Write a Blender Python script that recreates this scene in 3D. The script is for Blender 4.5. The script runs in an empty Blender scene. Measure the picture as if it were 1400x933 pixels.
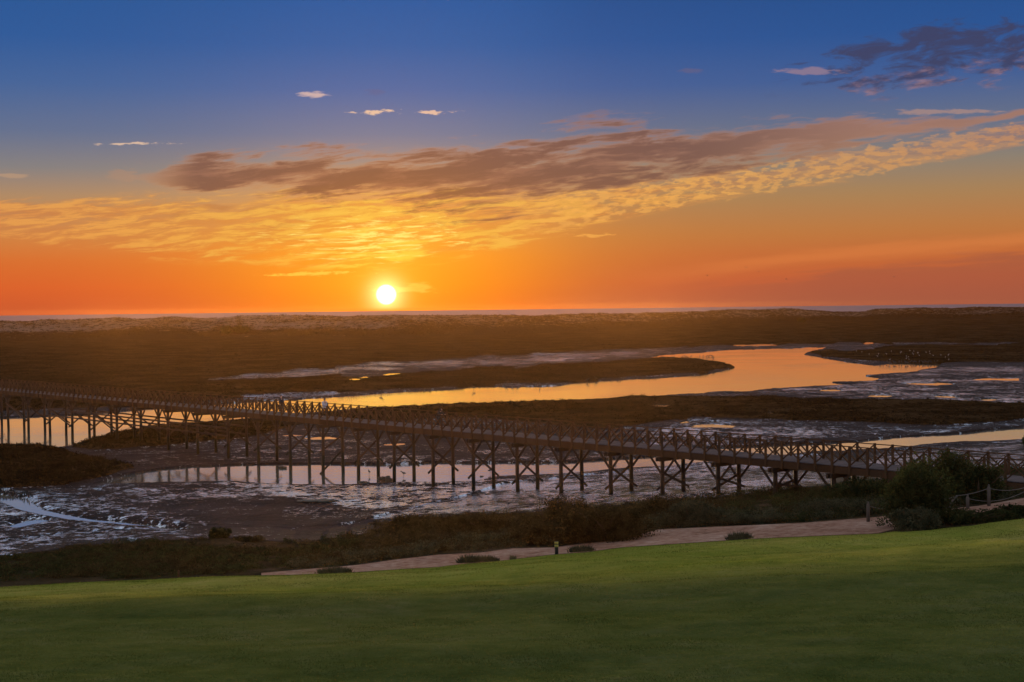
import bpy, bmesh, math, random
import numpy as np
from mathutils import Vector, Matrix
random.seed(4); rng = np.random.default_rng(7)
C = bpy.context.scene.collection
# ------------------------------------------------------------------ camera geometry
H = 14.4; F = 1944.0; SR = 0.0118
ca = math.cos(math.atan(SR)); sa = math.sin(math.atan(SR))
TH = math.atan(43.1 / F)
def tq(x, y):
    """image point -> (X/Y, drop per metre)"""
    dx = np.asarray(x, float) - 700; dy = np.asarray(y, float) - 466.5
    u = dx * ca - dy * sa; v = dx * sa + dy * ca
    yy = F * math.cos(TH) - v * math.sin(TH); zz = -F * math.sin(TH) - v * math.cos(TH)
    return u / yy, -zz / yy
def at(x, y, z):
    t, q = tq(x, y); Y = (H - z) / q
    return Vector((float(t * Y), float(Y), z))
def atd(x, y, Y):
    t, q = tq(x, y); return Vector((float(t * Y), Y, float(H - q * Y)))
def topx(X, Y, Z):
    t = X / Y; q = (H - Z) / Y          # inverse of tq
    zz = -q; A = math.cos(TH); B = math.sin(TH)
    # ray (t,1,-q): camera coords
    fwd = A + q * B; up = B - q * A
    u = F * t / fwd; v = -F * up / fwd
    return 700 + u * ca + v * sa, 466.5 - u * sa + v * ca
# ------------------------------------------------------------------ tags
def tag(o, label=None, cat=None, group=None, kind=None):
    if label: o['label'] = label
    if cat: o['category'] = cat
    if group: o['group'] = group
    if kind: o['kind'] = kind
    return o
def empty(name, loc, rz=0):
    o = bpy.data.objects.new(name, None); C.objects.link(o); o.location = loc; o.rotation_euler = (0, 0, rz)
    o.empty_display_size = .2
    return o
# ------------------------------------------------------------------ numpy noise
def _h(ix, iy, s):
    n = (ix.astype(np.int64) * 374761393 + iy.astype(np.int64) * 668265263 + s * 982451653) & 0xffffffff
    n = ((n ^ (n >> 13)) * 1274126177) & 0xffffffff
    return ((n ^ (n >> 16)) & 0xffff) / 65535.0
def vnoise(x, y, s=0):
    x = np.asarray(x, float); y = np.asarray(y, float)
    ix = np.floor(x); iy = np.floor(y); fx = x - ix; fy = y - iy
    fx = fx * fx * (3 - 2 * fx); fy = fy * fy * (3 - 2 * fy)
    a = _h(ix, iy, s); b = _h(ix + 1, iy, s); c = _h(ix, iy + 1, s); d = _h(ix + 1, iy + 1, s)
    return (a + (b - a) * fx) * (1 - fy) + (c + (d - c) * fx) * fy
def fbm(x, y, s=0, o=4):
    r = 0; a = .5
    for k in range(o):
        r = r + a * (vnoise(x * 2 ** k + 17.3 * k, y * 2 ** k - 9.1 * k, s + k) * 2 - 1); a *= .5
    return r
def inpoly(px, py, poly):
    r = np.zeros(px.shape, bool); n = len(poly); j = n - 1
    for i in range(n):
        xi, yi = poly[i]; xj, yj = poly[j]
        if yi != yj:
            r ^= ((yi > py) != (yj > py)) & (px < (xj - xi) * (py - yi) / (yj - yi) + xi)
        j = i
    return r
def sstep(a, b, x):
    t = np.clip((x - a) / (b - a), 0, 1); return t * t * (3 - 2 * t)
# ------------------------------------------------------------------ mesh building
class MB:
    def __init__(s): s.v = []; s.f = []
    def add(s, vs, fs):
        n = len(s.v); s.v += [tuple(v) for v in vs]; s.f += [tuple(n + i for i in f) for f in fs]; return s
    def box(s, c, d, rz=0):
        cx, cy, cz = c; a, b, h = d[0] / 2, d[1] / 2, d[2] / 2; k, l = math.cos(rz), math.sin(rz)
        vs = [(cx + x * k - y * l, cy + x * l + y * k, cz + z) for x, y, z in
              [(-a, -b, -h), (a, -b, -h), (a, b, -h), (-a, b, -h), (-a, -b, h), (a, -b, h), (a, b, h), (-a, b, h)]]
        return s.add(vs, [(0, 3, 2, 1), (4, 5, 6, 7), (0, 1, 5, 4), (1, 2, 6, 5), (2, 3, 7, 6), (3, 0, 4, 7)])
    def beam(s, p, q, w, h, up=(0, 0, 1)):
        p = Vector(p); q = Vector(q); d = (q - p).normalized(); u = Vector(up)
        if abs(d.dot(u)) > .98: u = Vector((1, 0, 0))
        r = d.cross(u).normalized() * (w / 2); t = r.cross(d).normalized() * (h / 2)
        vs = [p - r - t, p + r - t, p + r + t, p - r + t, q - r - t, q + r - t, q + r + t, q - r + t]
        return s.add(vs, [(0, 1, 2, 3), (7, 6, 5, 4), (0, 4, 5, 1), (1, 5, 6, 2), (2, 6, 7, 3), (3, 7, 4, 0)])
    def tube(s, pts, rad, n=8, cap=True):
        pts = [Vector(p) for p in pts]; m = len(pts)
        if not hasattr(rad, '__len__'): rad = [rad] * m
        base = len(s.v)
        for i, p in enumerate(pts):
            d = (pts[min(i + 1, m - 1)] - pts[max(i - 1, 0)]).normalized()
            u = Vector((0, 0, 1)) if abs(d.z) < .95 else Vector((1, 0, 0))
            r = d.cross(u).normalized(); t = r.cross(d).normalized()
            for k in range(n):
                a = 2 * math.pi * k / n
                s.v.append(tuple(p + (r * math.cos(a) + t * math.sin(a)) * rad[i]))
        for i in range(m - 1):
            for k in range(n):
                a = base + i * n + k; b = base + i * n + (k + 1) % n
                s.f.append((a, b, b + n, a + n))
        if cap:
            s.f.append(tuple(base + k for k in range(n - 1, -1, -1)))
            s.f.append(tuple(base + (m - 1) * n + k for k in range(n)))
        return s
    def build(s, name, mat, parent=None, smooth=False):
        me = bpy.data.meshes.new(name); me.from_pydata(s.v, [], s.f); me.materials.append(mat)
        if smooth: me.shade_smooth()
        me.update()
        return link(name, me, parent)
def link(name, me, parent=None):
    o = bpy.data.objects.new(name, me); C.objects.link(o)
    if parent: o.parent = parent
    return o
def npmesh(name, V, Fq, mat, attrs=None, smooth=True):
    """V (n,3), Fq (m,4) or (m,3)"""
    me = bpy.data.meshes.new(name); k = Fq.shape[1]
    me.vertices.add(len(V)); me.vertices.foreach_set('co', np.ascontiguousarray(V, np.float32).ravel())
    me.loops.add(Fq.size); me.loops.foreach_set('vertex_index', np.ascontiguousarray(Fq, np.int32).ravel())
    me.polygons.add(len(Fq)); me.polygons.foreach_set('loop_start', np.arange(0, Fq.size, k, dtype=np.int32))
    me.polygons.foreach_set('loop_total', np.full(len(Fq), k, np.int32))
    me.polygons.foreach_set('use_smooth', np.full(len(Fq), smooth, bool))
    me.update(calc_edges=True)
    for n_, a in (attrs or {}).items():
        at_ = me.attributes.new(n_, 'FLOAT', 'POINT'); at_.data.foreach_set('value', np.ascontiguousarray(a, np.float32))
    me.materials.append(mat)
    return me
# ------------------------------------------------------------------ node helper
class X_:
    def __init__(s, nt, sock): s.nt = nt; s.k = sock
    def _m(s, op, o=None, p=None, clamp=False):
        n = s.nt.nodes.new('ShaderNodeMath'); n.operation = op; n.use_clamp = clamp
        for i, v in enumerate((s, o, p)):
            if v is None: continue
            if isinstance(v, X_): s.nt.links.new(v.k, n.inputs[i])
            else: n.inputs[i].default_value = float(v)
        return X_(s.nt, n.outputs[0])
    def __add__(s, o): return s._m('ADD', o)
    __radd__ = __add__
    def __sub__(s, o): return s._m('SUBTRACT', o)
    def __rsub__(s, o): return (s * -1) + o
    def __mul__(s, o): return s._m('MULTIPLY', o)
    __rmul__ = __mul__
    def __truediv__(s, o): return s._m('DIVIDE', o)
    def abs(s): return s._m('ABSOLUTE')
    def pow(s, p): return s._m('POWER', p)
    def exp(s): return s._m('EXPONENT')
    def sqrt(s): return s._m('SQRT')
    def max(s, o): return s._m('MAXIMUM', o)
    def min(s, o): return s._m('MINIMUM', o)
    def clamp(s): return s._m('ADD', 0., clamp=True)
    def ss(s, a, b):
        n = s.nt.nodes.new('ShaderNodeMapRange'); n.interpolation_type = 'SMOOTHSTEP'
        s.nt.links.new(s.k, n.inputs[0]); n.inputs[1].default_value = a; n.inputs[2].default_value = b
        return X_(s.nt, n.outputs[0])
    def lut(s, pts, vmin, vmax):
        """1-D look-up, pts [(v, out)], out scaled to 0..10"""
        n = s.nt.nodes.new('ShaderNodeValToRGB'); cr = n.color_ramp
        x = (s - vmin) / (vmax - vmin); s.nt.links.new(x.k, n.inputs[0])
        for i, (v, o) in enumerate(pts):
            e = cr.elements[i] if i < 2 else cr.elements.new((v - vmin) / (vmax - vmin))
            if i < 2: e.position = (v - vmin) / (vmax - vmin)
        for (v, o) in pts:
            e = min(cr.elements, key=lambda e: abs(e.position - (v - vmin) / (vmax - vmin))); e.color = (o / 10, o / 10, o / 10, 1)
        return X_(s.nt, n.outputs[0]) * 10
    def ramp(s, pts, vmin=0, vmax=1):
        n = s.nt.nodes.new('ShaderNodeValToRGB'); cr = n.color_ramp
        x = (s - vmin) / (vmax - vmin); s.nt.links.new(x.k, n.inputs[0])
        ps = [((v - vmin) / (vmax - vmin), c) for v, c in pts]
        cr.elements[0].position = ps[0][0]; cr.elements[1].position = ps[-1][0]
        for p, c in ps[1:-1]: cr.elements.new(p)
        for i, (p, c) in enumerate(ps): cr.elements[i].color = (*c, 1)
        return X_(s.nt, n.outputs[0])
def lin(c):
    return tuple(((v / 255) / 12.92 if v / 255 <= .04045 else ((v / 255 + .055) / 1.055) ** 2.4) for v in c)
def mixc(nt, f, a, b):
    n = nt.nodes.new('ShaderNodeMix'); n.data_type = 'RGBA'
    for i, v in ((0, f), (6, a), (7, b)):
        if isinstance(v, X_): nt.links.new(v.k, n.inputs[i])
        elif i == 0: n.inputs[0].default_value = v
        else: n.inputs[i].default_value = (*v, 1)
    return X_(nt, n.outputs[2])
def comb(nt, x, y, z=0):
    if nt is W.node_tree: x = x + z * 3.7; y = y - z * 1.9; z = 0
    n = nt.nodes.new('ShaderNodeCombineXYZ')
    for i, v in enumerate((x, y, z)):
        if isinstance(v, X_): nt.links.new(v.k, n.inputs[i])
        else: n.inputs[i].default_value = v
    return X_(nt, n.outputs[0])
def noise(nt, vec, scale, detail=4, rough=.55, dist=0., out=0):
    n = nt.nodes.new('ShaderNodeTexNoise'); n.noise_dimensions = '2D' if nt is W.node_tree else '3D'; n.inputs['Scale'].default_value = scale
    n.inputs['Detail'].default_value = detail; n.inputs['Roughness'].default_value = rough; n.inputs['Distortion'].default_value = dist
    if vec is not None: nt.links.new(vec.k, n.inputs['Vector'])
    return X_(nt, n.outputs[out])
def voro(nt, vec, scale, feat='F1', rnd=1.):
    n = nt.nodes.new('ShaderNodeTexVoronoi'); n.feature = feat; n.inputs['Scale'].default_value = scale
    n.inputs['Randomness'].default_value = rnd
    if vec is not None: nt.links.new(vec.k, n.inputs['Vector'])
    return X_(nt, n.outputs[0])
def newmat(name):
    m = bpy.data.materials.new(name); m.use_nodes = True; nt = m.node_tree
    b = nt.nodes['Principled BSDF']
    tc = nt.nodes.new('ShaderNodeTexCoord')
    return m, nt, b, X_(nt, tc.outputs['Object'])
def setin(nt, b, name, v):
    if isinstance(v, X_): nt.links.new(v.k, b.inputs[name])
    elif hasattr(v, '__len__'): b.inputs[name].default_value = (*v, 1)
    else: b.inputs[name].default_value = v
def bump(nt, b, h, strength, dist, prev=None):
    n = nt.nodes.new('ShaderNodeBump'); n.inputs['Strength'].default_value = strength; n.inputs['Distance'].default_value = dist
    nt.links.new(h.k, n.inputs['Height'])
    if prev: nt.links.new(prev, n.inputs['Normal'])
    if b: nt.links.new(n.outputs[0], b.inputs['Normal'])
    return n.outputs[0]
def attr(nt, name):
    n = nt.nodes.new('ShaderNodeAttribute'); n.attribute_name = name; return X_(nt, n.outputs['Fac'])
# ================================================================== WORLD (sunset sky)
SUNX, SUNY = 528, 403
t_, q_ = tq(SUNX, SUNY); t_, q_ = float(t_), float(q_)
SUN = Vector((t_, 1, -q_)).normalized()
W = bpy.data.worlds.new('World'); bpy.context.scene.world = W; W.use_nodes = True
nt = W.node_tree; nt.nodes.clear()
tc = nt.nodes.new('ShaderNodeTexCoord'); sep = nt.nodes.new('ShaderNodeSeparateXYZ'); nt.links.new(tc.outputs['Generated'], sep.inputs[0])
dx, dy, dz = (X_(nt, sep.outputs[i]) for i in range(3))
el = dz._m('ARCSINE') * (180 / math.pi)
az = dx._m('ARCTAN2', dy) * (180 / math.pi)
dotn = nt.nodes.new('ShaderNodeVectorMath'); dotn.operation = 'DOT_PRODUCT'; nt.links.new(tc.outputs['Generated'], dotn.inputs[0]); dotn.inputs[1].default_value = SUN
sd = X_(nt, dotn.outputs['Value']).min(1.)._m('ARCCOSINE') * (180 / math.pi)      # degrees from the sun
saz = math.degrees(math.atan2(SUN.x, SUN.y))
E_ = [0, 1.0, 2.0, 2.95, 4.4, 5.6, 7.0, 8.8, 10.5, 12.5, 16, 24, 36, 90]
near = [(255, 128, 18), (255, 150, 22), (255, 160, 34), (248, 160, 50), (224, 156, 84), (168, 142, 120), (120, 122, 146), (80, 104, 158), (50, 94, 158), (36, 88, 156)]
leftc = [(190, 78, 46), (212, 92, 44), (212, 106, 48), (204, 126, 66), (176, 136, 96), (130, 126, 126), (94, 110, 142), (62, 98, 152), (38, 88, 152), (32, 84, 148)]
right = [(168, 88, 64), (190, 92, 56), (192, 104, 56), (186, 118, 64), (166, 128, 86), (138, 126, 112), (100, 110, 134), (60, 92, 148), (36, 82, 146), (30, 76, 138)]
tail = [(0.40, .50, .68), (.76, .80, .88), (.36, .38, .45), (.27, .29, .34)]  # unseen upper sky, brightened to light the lawn and raise mud glints
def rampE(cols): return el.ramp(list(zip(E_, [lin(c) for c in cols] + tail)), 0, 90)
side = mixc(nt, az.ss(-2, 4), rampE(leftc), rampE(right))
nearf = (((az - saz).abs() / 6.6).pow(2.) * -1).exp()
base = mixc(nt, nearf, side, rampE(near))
# gnomonic sky chart: a = 0..14 left to right, b = height above the horizon
yy = dy.max(.15)
a = dx / yy * 19.44 + 7; b = dz / yy * 19.44
front = dy.ss(.79, .83) * (1 - el.ss(13.4, 14.4))
warp = noise(nt, comb(nt, a * .6, b * 1.6, 3.1), 1., 3)
warp2 = noise(nt, comb(nt, a * .9, b * 2.2, 8.1), 1., 3)
aw = a + (warp - .5) * .6; bw = b - a * .075 + (warp2 - .5) * .16
wisp = noise(nt, comb(nt, aw * .55, bw * 4.2, 0.), 1., 7, .64)
wisp2 = noise(nt, comb(nt, aw * 1.3, bw * 11, 5.), 1., 6, .66)
fleck = noise(nt, comb(nt, a * 5.2, (b - a * .07) * 15., 2.), 1., 3, .55)
fleck2 = noise(nt, comb(nt, a * 2.6, (b - a * .05) * 10., 7.), 1., 6, .62)
glow = ((sd / 5.0) * -1).exp()
# golden sheet under the dark band
gc = a.lut([(0, 1.32), (2, 1.2), (4, 1.17), (5.3, 1.08), (7, 1.25), (8.5, 1.45), (10, 1.68), (11.5, 1.9), (13, 2.16), (14, 2.32)], 0, 14)
gt = a.lut([(0, .24), (2, .42), (4, .5), (5.3, .55), (7, .38), (8.5, .22), (10, .2), (12, .22), (14, .16)], 0, 14)
gm = (1 - ((b - gc).abs() / gt)).ss(-.35, .75)
gd = (gm * .50 + (wisp - .5) * 1.7 + (wisp2 - .5) * 1.6 + .02).ss(.0, .62) * gm.ss(0, .3) * (1 - a.ss(8., 11.) * .6) * front
gfl = (gm.ss(.0, .7) * .25 + fleck).ss(.66, .84) * gm.ss(0, .25) * a.ss(6.2, 8.5) * front
goldc = mixc(nt, wisp2.ss(.38, .62), mixc(nt, glow, lin((196, 120, 70)), lin((252, 168, 34))), mixc(nt, glow, lin((228, 152, 78)), lin((255, 222, 66))))
col = mixc(nt, gd * .8, base, goldc)
col = mixc(nt, (gfl * (.35 + fleck2 * .7)).clamp() * .7, col, mixc(nt, a.ss(9, 14), lin((245, 178, 88)), lin((205, 144, 92))))
# fine bright flecks directly above the sun
ff = noise(nt, comb(nt, a * 2.4 + (warp - .5) * 2., (b - a * .03) * 23., 11.), 1., 5, .62)
fm = ((((a - 5.1) / 1.5).pow(2.) + ((b - 1.0) / .34).pow(2.)) * -1).exp()
col = mixc(nt, ((fm * .5 + (ff - .5) * 1.9).ss(.34, .72) * fm.ss(.1, .5) * front * .85), col, lin((255, 234, 120)))
# dark band
dc = a.lut([(0, 1.75), (2.4, 1.87), (3.5, 1.87), (4.5, 1.83), (6, 1.78), (7, 1.82), (8.5, 2.02), (9.5, 2.16), (10.8, 2.26), (12, 2.38), (14, 2.6)], 0, 14)
dt = a.lut([(0, .01), (1.8, .02), (2.6, .17), (4, .30), (6, .42), (7.5, .46), (8.5, .42), (9.5, .32), (10.8, .24), (12, .14), (14, .04)], 0, 14)
dm = 1 - ((b - dc + (warp - .5) * .25).abs() / dt)
streak = noise(nt, comb(nt, aw * .7, (b - a * .09 + (warp2 - .5) * .12) * 5.5, 21.), 1., 7, .64)
ripple = noise(nt, comb(nt, a * 2.6 + (warp - .5) * 2, (b - a * .10) * 17., 23.), 1., 5, .6)
dd = (dm * .60 + (streak - .5) * 1.9 + (ripple - .5) * .7 + .04)
thin = dd.ss(-.14, .45) * a.ss(1.6, 2.6) * front * dm.ss(-1.0, -.2)
thick = dd.ss(.0, .50) * a.ss(1.9, 2.8) * (1 - a.ss(9., 12.5) * .7) * front * dm.ss(-1.0, -.2)
thickc = mixc(nt, glow * 1.3, lin((88, 66, 70)), lin((132, 72, 40)))
thickc = mixc(nt, (streak * .6 + wisp2 * .4).ss(.42, .56), mixc(nt, glow, lin((116, 86, 82)), lin((172, 94, 46))), thickc)
col = mixc(nt, thin * .6, col, mixc(nt, glow, lin((196, 134, 92)), lin((240, 150, 50))))
col = mixc(nt, thick * .78, col, thickc)
# second dark wisps inside the golden sheet at the left
w3 = noise(nt, comb(nt, aw * .9, bw * 5., 33.), 1., 7, .6, .2)
m3 = ((((a - 3.2) / 2.2).pow(2.) + ((b - 1.33) / .38).pow(2.)) * -1).exp()
col = mixc(nt, ((m3 * w3).ss(.44, .66) * front * .7), col, lin((186, 118, 66)))
# dark ragged cloud top right
rb = b - (a - 12.6) * .13
m4 = 1 - (((a - 13.4) / 2.6).pow(2.) + ((rb - 3.36) / .50).pow(2.))
n4 = noise(nt, comb(nt, a * 1.3 + (warp - .5) * .6, (b - a * .12) * 4.6, 40.), 1., 8, .62, .3)
d4 = m4 * .38 + (n4 - .5) * 2.3
n4b = noise(nt, comb(nt, a * 2.6, (b - a * .12) * 9., 44.), 1., 6, .62)
col = mixc(nt, d4.ss(.0, .5) * front * m4.ss(-.6, .1) * .92, col, mixc(nt, ((n4b - .5) * 1.2 + (3.22 - rb) * 1.1).ss(.0, .60), lin((58, 62, 96)), lin((160, 122, 128))))
# little isolated clouds
pn1 = noise(nt, comb(nt, a * 5., b * 20., 54.), 1., 4, .6); pn2 = noise(nt, comb(nt, a * 2.2, b * 11., 51.), 1., 5, .62)
def puff(col, a0, b0, ra, rb_, sa_, sb_, seed, c, thr=.55, k=.9):
    m = ((((a - a0) / ra).pow(2.) + ((b - b0) / rb_).pow(2.)) * -1).exp()
    n = pn1 if sa_ > 3.5 else pn2
    return mixc(nt, ((m * .6 + n * .9).ss(thr + .22, thr + .40) * front * k), col, lin(c))
col = puff(col, 4.32, 2.96, .36, .06, 3, 12, 50., (208, 176, 170), .55)
col = puff(col, 5.22, 2.98, .3, .08, 3, 10, 52., (96, 98, 140), .62, .6)
col = puff(col, 5.2, 2.71, .55, .055, 5, 22, 54., (240, 196, 160), .66)
col = puff(col, 6.0, 2.70, .45, .05, 6, 22, 57., (236, 190, 160), .66)
col = puff(col, 1.85, 2.32, .85, .035, 6, 26, 59., (220, 186, 160), .66)
col = puff(col, 4.3, .52, .9, .045, 4, 20, 61., (255, 196, 70), .60)
col = puff(col, 5.6, .30, .9, .12, 1.6, 14, 63., (255, 214, 90), .66, .4)
col = puff(col, 8.1, 1.0, .6, .04, 6, 22, 66., (240, 170, 80), .62, .7)
col = puff(col, 9.5, 3.22, .25, .06, 3, 10, 68., (96, 92, 128), .6, .6)
col = puff(col, 11.1, 3.20, .6, .08, 1.5, 9, 70., (150, 124, 140), .55, .7)
col = puff(col, 12.9, 2.62, 1.4, .06, 1.2, 12, 72., (190, 146, 122), .60, .5)
col = puff(col, 1.7, 1.9, .3, .16, 2, 8, 74., (170, 134, 110), .56, .5)
col = puff(col, .25, 1.9, .35, .05, 2, 14, 76., (186, 150, 120), .56, .6)
# low bank of haze at the right
lb = (a - 9).lut([(0, .30), (2, .52), (5, .74)], 0, 5)
hb = noise(nt, comb(nt, aw * .7, (b - a * .07) * 7., 80.), 1., 6, .6)
lowm = ((lb - b) * 3.2 + (hb - .5) * 1.6).ss(-.05, .55) * a.ss(8.6, 11.5) * front
col = mixc(nt, lowm * .55, col, lin((150, 84, 66)))
topl = (1 - ((b - lb - .14 + (hb - .5) * .2).abs() / .16)).ss(0, 1) * a.ss(8, 11) * front
col = mixc(nt, topl * .35, col, lin((226, 132, 70)))
# glow round the sun, the disc, faint rays of thin cloud beside it
g1 = ((sd / .9) * -1).exp() * .65 + ((sd / 3.2) * -1).exp() * .12
def addc(nt, A, B):
    n = nt.nodes.new('ShaderNodeMix'); n.data_type = 'RGBA'; n.blend_type = 'ADD'; n.inputs[0].default_value = 1
    nt.links.new(A.k, n.inputs[6]); nt.links.new(B.k, n.inputs[7]); return X_(nt, n.outputs[2])
def scalec(nt, f, c):
    n = nt.nodes.new('ShaderNodeVectorMath'); n.operation = 'SCALE'; n.inputs[0].default_value = c
    nt.links.new(f.k, n.inputs['Scale']); return X_(nt, n.outputs[0])
col = addc(nt, col, scalec(nt, g1 * (dz.ss(-.002, .004)), (.80, .42, .05)))
col = addc(nt, col, scalec(nt, (((sd / .62).pow(2.) * -1).exp()) * dz.ss(-.001, .003), (.9, .75, .35)))
disc = 1 - sd.ss(.34, .44)
col = mixc(nt, disc, col, (1.7, 1.6, 1.25))
below = dz.ss(-.012, -.0005)
col = mixc(nt, below, lin((120, 92, 92)), col)
sky = nt.nodes.new('ShaderNodeTexSky'); sky.sky_type = 'NISHITA'; sky.sun_disc = False
sky.sun_elevation = math.asin(SUN.z); sky.sun_rotation = math.atan2(SUN.x, SUN.y)
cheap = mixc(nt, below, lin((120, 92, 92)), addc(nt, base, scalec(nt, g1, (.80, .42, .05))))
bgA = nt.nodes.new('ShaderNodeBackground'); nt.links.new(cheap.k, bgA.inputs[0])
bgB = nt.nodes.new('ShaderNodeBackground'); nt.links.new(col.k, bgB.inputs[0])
bg1 = nt.nodes.new('ShaderNodeMixShader')          # clouds are only looked up in the part of the sky that has them
gate = dy._m('GREATER_THAN', .78) * el._m('LESS_THAN', 14.5) * el._m('GREATER_THAN', -.8)
nt.links.new(gate.k, bg1.inputs[0]); nt.links.new(bgA.outputs[0], bg1.inputs[1]); nt.links.new(bgB.outputs[0], bg1.inputs[2])
bg2 = nt.nodes.new('ShaderNodeBackground'); nt.links.new(sky.outputs[0], bg2.inputs[0]); bg2.inputs[1].default_value = .004
ad = nt.nodes.new('ShaderNodeAddShader'); nt.links.new(bg1.outputs[0], ad.inputs[0]); nt.links.new(bg2.outputs[0], ad.inputs[1])
wo = nt.nodes.new('ShaderNodeOutputWorld'); nt.links.new(ad.outputs[0], wo.inputs[0])
W.cycles.sampling_method = 'MANUAL'; W.cycles.sample_map_resolution = 1024
sl = bpy.data.lights.new('sun', 'SUN'); sl.energy = 5.0; sl.angle = math.radians(.55); sl.color = (1, .70, .34)
so = bpy.data.objects.new('sun', sl); C.objects.link(so); LS = Vector((SUN.x, SUN.y, math.tan(math.radians(.68)))).normalized()
so.rotation_euler = LS.to_track_quat('Z', 'Y').to_euler(); so.location = (0, 0, 60)
# ================================================================== MATERIALS
def mow_light_tone(nt, o, c):
    """darker grass kind nearby, with dim foreground and sunlit far slope painted in"""
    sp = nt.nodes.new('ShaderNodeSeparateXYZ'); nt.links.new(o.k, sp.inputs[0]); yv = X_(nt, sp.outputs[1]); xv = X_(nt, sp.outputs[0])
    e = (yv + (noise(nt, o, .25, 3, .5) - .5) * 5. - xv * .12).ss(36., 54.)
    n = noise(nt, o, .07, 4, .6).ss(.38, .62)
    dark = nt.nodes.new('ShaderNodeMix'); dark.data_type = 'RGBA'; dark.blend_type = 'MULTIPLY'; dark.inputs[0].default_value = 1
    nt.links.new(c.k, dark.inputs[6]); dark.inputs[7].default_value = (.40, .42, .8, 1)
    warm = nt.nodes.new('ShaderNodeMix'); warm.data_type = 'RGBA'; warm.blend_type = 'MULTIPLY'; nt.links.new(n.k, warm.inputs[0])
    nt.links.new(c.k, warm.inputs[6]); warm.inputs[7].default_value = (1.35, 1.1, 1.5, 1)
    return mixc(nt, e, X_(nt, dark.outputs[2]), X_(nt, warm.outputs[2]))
def m_lawn():
    m, nt, b, o = newmat('lawn_grass')
    n1 = noise(nt, o, .12, 4, .6); n2 = noise(nt, o, 1.1, 5, .7); n3 = noise(nt, o, 9, 4, .7)
    f = (n1 * .45 + n2 * .5 + n3 * .25)
    c = f.ramp([(.38, (.065, .100, .014)), (.52, (.135, .175, .024)), (.64, (.19, .22, .036)), (.76, (.25, .26, .06))])
    c = mow_light_tone(nt, o, c)
    setin(nt, b, 'Base Color', c); setin(nt, b, 'Roughness', .95); setin(nt, b, 'Specular IOR Level', 0)
    p = bump(nt, None, n3, .7, .04); bump(nt, b, n2, .8, .20, p)
    return m
def m_leaf(name, c1, c2, scale=.8, trans=.25, mow_light=False):
    m, nt, b, o = newmat(name)
    g = nt.nodes.new('ShaderNodeNewGeometry'); pos = X_(nt, g.outputs['Position']); 
    n1 = noise(nt, pos, scale, 4, .65)
    n = nt.nodes.new('ShaderNodeNewGeometry'); rnd = X_(nt, n.outputs['Random Per Island'])
    c = mixc(nt, (n1.ss(.35, .65) * .7 + rnd * .3), c1, c2)
    if mow_light: c = mow_light_tone(nt, pos, c)
    setin(nt, b, 'Base Color', c); setin(nt, b, 'Roughness', .95); setin(nt, b, 'Specular IOR Level', 0)
    tr = nt.nodes.new('ShaderNodeBsdfTranslucent'); nt.links.new(c.k, tr.inputs[0])
    mx = nt.nodes.new('ShaderNodeMixShader'); mx.inputs[0].default_value = trans
    nt.links.new(b.outputs[0], mx.inputs[1]); nt.links.new(tr.outputs[0], mx.inputs[2])
    nt.links.new(mx.outputs[0], nt.nodes['Material Output'].inputs[0])
    return m
def m_path():
    m, nt, b, o = newmat('sandy_path')
    n1 = noise(nt, o, .35, 4, .6); n2 = noise(nt, o, 4., 6, .7); n3 = noise(nt, o, 26., 3, .6)
    v = voro(nt, o, 2.2); f = n1 * .45 + n2 * .45 + v * .16
    c = f.ramp([(.36, (.17, .095, .065)), (.48, (.36, .20, .14)), (.58, (.45, .28, .205)), (.70, (.58, .42, .33))])
    setin(nt, b, 'Base Color', c); setin(nt, b, 'Roughness', .9); setin(nt, b, 'Specular IOR Level', 0)
    p = bump(nt, None, n3, .7, .04); p = bump(nt, None, v, .6, .08, p); bump(nt, b, n2, 1., .18, p)
    return m
def m_scrubground():
    m, nt, b, o = newmat('scrub_soil')
    n1 = noise(nt, o, .5, 5, .65); n2 = noise(nt, o, 6., 5, .7)
    c = (n1 * .6 + n2 * .4).ramp([(.38, (.020, .018, .010)), (.55, (.055, .042, .024)), (.72, (.15, .10, .07))])
    setin(nt, b, 'Base Color', c); setin(nt, b, 'Roughness', .95); setin(nt, b, 'Specular IOR Level', 0); bump(nt, b, n2, .9, .15)
    return m
def m_mud():
    m, nt, b, o = newmat('tidal_mud')
    wet = attr(nt, 'wet'); veg = attr(nt, 'veg')
    n0 = noise(nt, o, .035, 4, .6); n1 = noise(nt, o, .22, 6, .66, .4); n2 = noise(nt, o, 1.4, 4, .65); n3 = noise(nt, o, 4.2, 3, .65); nb = noise(nt, o, .09, 4, .6)
    w = ((n1 * .30 + n2 * .40 + n3 * .30) + (wet - 1.) * .17 + (n0 - .5) * .26)
    pud = w.ss(.522, .540)                       # standing films of water
    vg = (veg + (n1 - .5) * .7 + (n2 - .5) * .3).ss(.38, .56)
    dry = mixc(nt, n1.ss(.35, .65), (.015, .012, .013), (.038, .029, .029))
    green = (nb * .6 + n2 * .5).ramp([(.40, (.010, .007, .004)), (.52, (.028, .018, .009)), (.64, (.065, .040, .020))])
    c = mixc(nt, vg, mixc(nt, pud, dry, (.66, .74, .84)), green)
    setin(nt, b, 'Base Color', c)
    r = (.80 - pud * .68) * (1 - vg) + vg * .95
    setin(nt, b, 'Roughness', r); setin(nt, b, 'Metallic', pud * (1 - vg) * .7)
    setin(nt, b, 'Specular IOR Level', (pud * .65 + .06) * (1 - vg))
    h = (n2 * .5 + n3 * .5) * (1 - pud * .75) + vg * n2 * .9
    n4 = noise(nt, o, 3.2, 3, .6)
    p = bump(nt, None, h, 1., .30); p = bump(nt, None, n4, 1., .07, p); bump(nt, b, n1 * (1 - pud * .9), .9, .8, p)
    return m
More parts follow.
